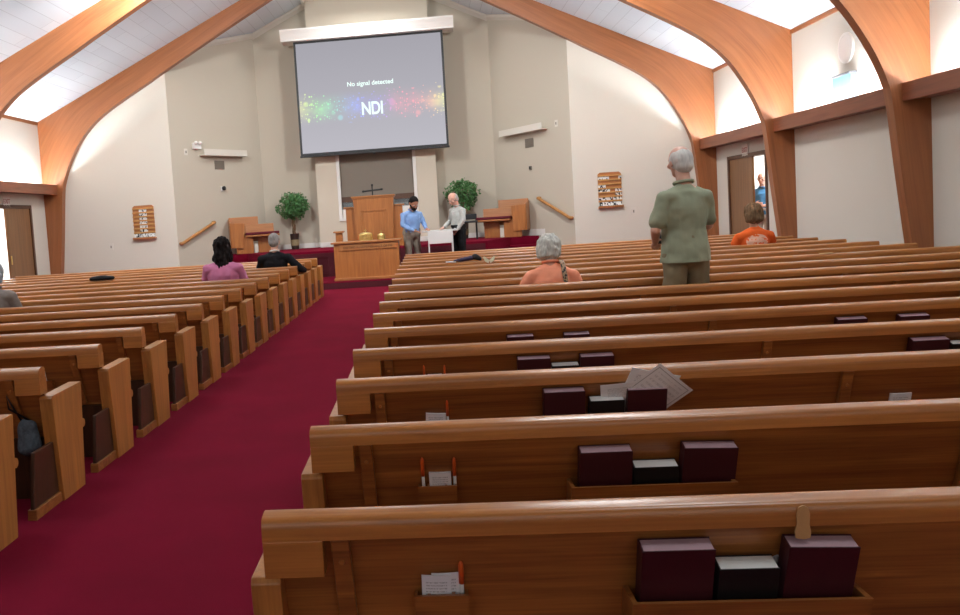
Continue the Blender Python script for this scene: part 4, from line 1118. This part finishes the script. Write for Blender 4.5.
    if P.get('beard'):
        q = B(); hull(q, [(H(0, .072, -.078), HE((.050, .038, .034)), HR), (H(0, .062, -.105), HE((.036, .034, .022)), HR)])
        for s in (-1, 1): hull(q, [(H(s*.068, .015, -.03), .016*hk), (H(s*.045, .065, -.08), .022*hk)])
        hull(q, [(H(-.025, .104, -.046), .008*hk), (H(.025, .104, -.046), .008*hk)])
        obj('beard', blend(q, .008*hk, 2, .003*hk, 20), hm, t, smooth=True)
    return t, H, tor, V

def hairmat(name, col, var=.3): return plain(name, col, .75, bump=.6, scale=55, var=var, stretch=(1, 1, .25), spec=.15)
# elderly man standing in the pews, seen from behind
ROT = lambda s, d: d
G = mat_cloth('olive_polo', '8c917a', .025)
t, H, tor, V = person('standing elderly man in olive polo shirt and khaki trousers seen from behind', (2.215, 7.62, 0), .30, 1.085, dict(
    bulk=1.10, shw=.98, flare=1.05, shirt=G, sleeve=.38, loose=1.12, hem=-.105, trousers=mat_cloth('khaki_twill', '7d725a', .05), 
    arms={-1: ((-.265, -.01, 1.11), (-.13, .22, 1.00), (.35, .75, -.15), (.6, -.3, -.6)), 1: ((.235, .03, 1.12), (.10, .26, 1.06), (-.6, .75, -.1), (-.4, 0, -.8))},
    hair='ring', bald=.108, hairmat=hairmat('white_hair', 'c2bfba', .15), hairwob=.003, skin=M['skinpink'], hf=.03, hz=.012, nod=.06, head=1.05, curl=.8))
bm = B(); box(bm, -.04, .04, -.008, .008, 0, .15, .006); o = obj('phone', bm, M['blackp'], loc=(2.055, 7.90, 1.07)); o.rotation_euler = (-.35, .1, .2)
tag(o, 'dark phone held in the hands of the standing man in olive', 'phone')
# woman in coral
CORAL = mat_cloth('coral_blouse', 'f09c7c', .06, scale=10)
def seated(label, x, row_y, k, P, rz=0, dy=.25):
    base = dict(sit=True, seat=.39, arms={-1: ((-.26, .06, P.get('ez', .72)), (-.14, .30, .62), (.3, .8, -.2), (0, 0, -1)), 1: ((.26, .06, P.get('ez', .72)), (.14, .30, .62), (-.3, .8, -.2), (0, 0, -1))},
                trousers=mat_cloth('dark_trousers', '2c2c34', .1))
    base.update(P)
    return person(label, (x, row_y+dy, 0), rz, k, base)
t, H, tor, V = seated('seated woman with short grey hair in a coral blouse, patterned strap on her shoulder', 1.13, YR(7), .97, dict(
    shirt=CORAL, bulk=1.14, shw=1.10, lean=.16, hair='bob', hairmat=hairmat('grey_hair', 'bcbab2', .3), hairwob=.018, collar=True, sleeve=.7, torso=.90, shz=.365, nod=.30, tilt=.10, turn=-.3, loose=1.15, head=1.13, hz=-.02))
def strapmat():
    m, nt, b, N, L = newmat('patterned_strap')
    tc = N.new('ShaderNodeTexCoord'); ck = N.new('ShaderNodeTexVoronoi'); ck.inputs['Scale'].default_value = 45
    L.new(tc.outputs['Object'], ck.inputs['Vector']); r = N.new('ShaderNodeValToRGB'); r.color_ramp.interpolation = 'CONSTANT'
    r.color_ramp.elements[0].color = srgb('2c2622'); r.color_ramp.elements[1].position = .45; r.color_ramp.elements[1].color = srgb('a98c6c')
    L.new(ck.outputs['Distance'], r.inputs[0]); L.new(r.outputs[0], b.inputs['Base Color']); return m
bm = B(); ctr = []
for u in range(9):
    f_ = u/8
    p = tor(.105+.03*f_, -.115-.028*math.sin(PI*min(1, f_*1.2)), .50-.42*f_); ctr.append(p)
ctr = [tor(.10, .05, .52), tor(.10, -.03, .545)] + ctr
bmv = []
for p in ctr: bmv.append([bm.verts.new(p+Vector((-.022, 0, 0))), bm.verts.new(p+Vector((.022, .004, 0))), bm.verts.new(p+Vector((.022, .010, -.003))), bm.verts.new(p+Vector((-.022, .006, -.003)))])
for a, b_ in zip(bmv, bmv[1:]):
    for i in range(4): bm.faces.new([a[i], a[(i+1) % 4], b_[(i+1) % 4], b_[i]])
bm.faces.new(bmv[0]); bm.faces.new(bmv[-1][::-1]); bmesh.ops.recalc_face_normals(bm, faces=bm.faces[:])
obj('shoulder_strap', bm, strapmat(), t)
# woman in orange
def orangeshirt():
    m = mat_cloth('orange_tshirt', 'e2632a', .05); nt = m.node_tree; N = nt.nodes; L = nt.links; b = N['Principled BSDF']
    src = b.inputs['Base Color'].links[0].from_socket
    tc = N.new('ShaderNodeTexCoord'); sp = N.new('ShaderNodeSeparateXYZ'); L.new(tc.outputs['Object'], sp.inputs[0])
    nz = N.new('ShaderNodeTexNoise'); nz.inputs['Scale'].default_value = 28; L.new(tc.outputs['Object'], nz.inputs['Vector'])
    def mth(op, a, v):
        q = N.new('ShaderNodeMath'); q.operation = op
        for i_, s_ in enumerate((a, v)):
            if hasattr(s_, 'is_linked'): L.new(s_, q.inputs[i_])
            else: q.inputs[i_].default_value = s_
        return q.outputs[0]
    ex = mth('POWER', mth('MULTIPLY', sp.outputs[0], 1/.145), 2); ez = mth('POWER', mth('MULTIPLY', mth('SUBTRACT', sp.outputs[2], .80), 1/.10), 2)
    ins = mth('LESS_THAN', mth('ADD', ex, ez), 1); back = mth('LESS_THAN', sp.outputs[1], 0.02)
    fac = mth('MULTIPLY', mth('MULTIPLY', ins, back), mth('GREATER_THAN', nz.outputs['Fac'], .44))
    mx = N.new('ShaderNodeMix'); mx.data_type = 'RGBA'; L.new(fac, mx.inputs[0]); L.new(src, mx.inputs[6]); mx.inputs[7].default_value = srgb('e6b9a2')
    L.new(mx.outputs[2], b.inputs['Base Color']); return m
seated('seated woman with short brown hair in an orange shirt with white print', 4.52, YR(12), 1.0, dict(
    shirt=orangeshirt(), bulk=1.15, shw=1.1, hair='bob', hairmat=hairmat('brown_hair', '6a543d', .35), hairwob=.012, collar=False, sleeve=.3, loose=1.1, head=1.2, shz=.38))
# woman in pink
seated('seated woman with long dark wavy hair in a pink top', -2.83, YLf(11), 1.03, dict(
    shirt=mat_cloth('pink_knit', 'bf7394', .06), bulk=1.22, shw=1.14, hair='long', hairmat=hairmat('dark_hair', '17100f', .3), hairwob=.022, collar=False, sleeve=.8, loose=1.18, turn=.3, head=1.08))
# man in dark jacket
t, H, tor, V = seated('seated man with short grey hair in a black jacket resting an elbow at the aisle', -2.56, YLf(14), 1.02, dict(
    shirt=mat_cloth('black_jacket', '17171b', .1), top='jacket', bulk=1.14, shw=1.18, hair='short', hairmat=hairmat('grey_short_hair', '8f8a86', .2), hairwob=.003, collar=True, collarmat=M['white'], loose=1.2, turn=-.12,
    arms={-1: ((-.27, .06, .76), (-.12, .30, .62), (.3, .8, -.2), (0, 0, -1)), 1: ((.40, .0, .70), (.43, .24, .66), (-.1, .9, -.1), (0, 0, -1))}, head=1.08))
# person cut by the left edge
seated('grey haired person in a grey top cut off by the left edge', -4.80, YLf(8), .98, dict(
    shirt=mat_cloth('grey_taupe_top', '7d736c', .1), bulk=1.1, shw=1.08, hair='bob', hairmat=hairmat('ash_hair', '8f959a', .25), hairwob=.010, collar=True, loose=1.12, torso=.95, lean=.1, head=1.05))
# the two men at the white table
t, H, tor, V = person('bearded dark haired man in a light blue shirt leaning over the white table', (-.37, 18.78, .15), PI+.55, .985, dict(
    bulk=1.28, shw=1.16, face=True, shirt=mat_cloth('light_blue_shirt', '7c9bc8', .05), sleeve=.93, loose=1.12, hem=.03, trousers=mat_cloth('grey_trousers', '857d70', .06), beard=True,
    arms={-1: ((-.27, .10, 1.13), (-.20, .32, 1.02), (.1, .9, -.12), (0, .1, -1)), 1: ((.27, .10, 1.13), (.10, .30, .99), (-.5, .7, -.1), (0, .1, -1))},
    hair='short', hairmat=hairmat('black_hair', '1b1614', .2), nod=.60, lean=.14, hf=.07, hz=-.005, head=1.17, skin=plain('skin_tan', 'ab765c', .55, var=.06, scale=18)))
t, H, tor, V = person('elderly balding man in a pale shirt and black trousers beside the white table', (.67, 18.85, .15), PI/2+.6, 1.0, dict(
    bulk=1.15, shw=1.1, face=True, shirt=mat_cloth('pale_check_shirt', 'aeaea9', .10, scale=60), sleeve=.93, loose=1.15, hem=.0, trousers=mat_cloth('black_trousers', '141416', .1),
    arms={-1: ((-.25, .06, 1.14), (-.22, .20, .95), (.2, .6, -.5), (.4, .1, -1)), 1: ((.25, .03, 1.13), (.20, .27, 1.01), (-.1, .9, -.3), (0, .1, -1))},
    hair='ring', bald=.035, hairmat=hairmat('thin_white_hair', 'b4aea8', .15), hairwob=.002, nod=.55, lean=.08, hf=.06, head=1.12, skin=M['skinpink']))
# man in the doorway
person('grey haired man in a blue shirt standing outside the open right door', (7.06, 18.70, .0), PI*.80, 1.08, dict(
    bulk=1.15, shw=1.05, face=True, glasses=True, shirt=mat_cloth('mid_blue_shirt', '4f86b4', .06), sleeve=.36, loose=1.15, hem=-.02, trousers=mat_cloth('pale_trousers', 'c9c6bf', .05),
    arms={-1: ((-.27, .08, 1.13), (-.06, .24, 1.10), (.9, .25, 0), (0, -1, 0)), 1: ((.27, .08, 1.13), (.08, .27, 1.14), (-.9, .2, 0), (0, -1, 0))},
    hair='ring', bald=.07, hairmat=hairmat('grey_side_hair', '9a9590', .15), hairwob=.003, skin=M['skinpink']))

# ------------------------------------------------------------------ light and view
NAVE, REAR, CHANCEL, SPOT = 104, 42, 95, 215
def lamp(name, loc, size, energy, rot=(0, 0, 0), col=(1, .97, .93), sy=None):
    la = bpy.data.lights.new(name, 'AREA'); la.energy = energy; la.color = col
    la.shape = 'RECTANGLE' if sy else 'DISK'; la.size = size
    if sy: la.size_y = sy
    lo = bpy.data.objects.new(name, la); C.objects.link(lo); lo.location = loc; lo.rotation_euler = rot
    return lo
for x in (-4.6, 2.0):                                                # unseen fill lights added under the roof to brighten the pews
    for y, e in ((.8, .38), (5.2, .55), (9.75, .85)): lamp('nave_fill', (x, y, 5.6), 1.6, NAVE*e, col=(.94, .98, 1))
    lamp('front_fill', (x, 14.6, 5.9), .9, SPOT, rot=(math.radians(50), 0, 0), col=(.96, .99, 1))   # added fill, no fixture, aimed to brighten the front wall
lamp('chancel_fill', (CX, 20.6, 6.9), 2.0, CHANCEL, col=(.97, .99, 1))  # unseen fill added above the frame to lighten the chancel
lamp('rear_fill', (CX, YB+.05, 2.3), 12, REAR, (PI/2, 0, 0), (.93, .97, 1), 2.6)   # added fill before the solid rear wall, no window modelled
w = bpy.data.worlds.new('world'); bpy.context.scene.world = w; w.use_nodes = True
w.node_tree.nodes['Background'].inputs[0].default_value = srgb('cfd8e4'); w.node_tree.nodes['Background'].inputs[1].default_value = .6
vs_ = bpy.context.scene.view_settings
vs_.view_transform = 'Standard'; vs_.look = 'None'; vs_.exposure = 0.4; vs_.gamma = 1; vs_.use_curve_mapping = False
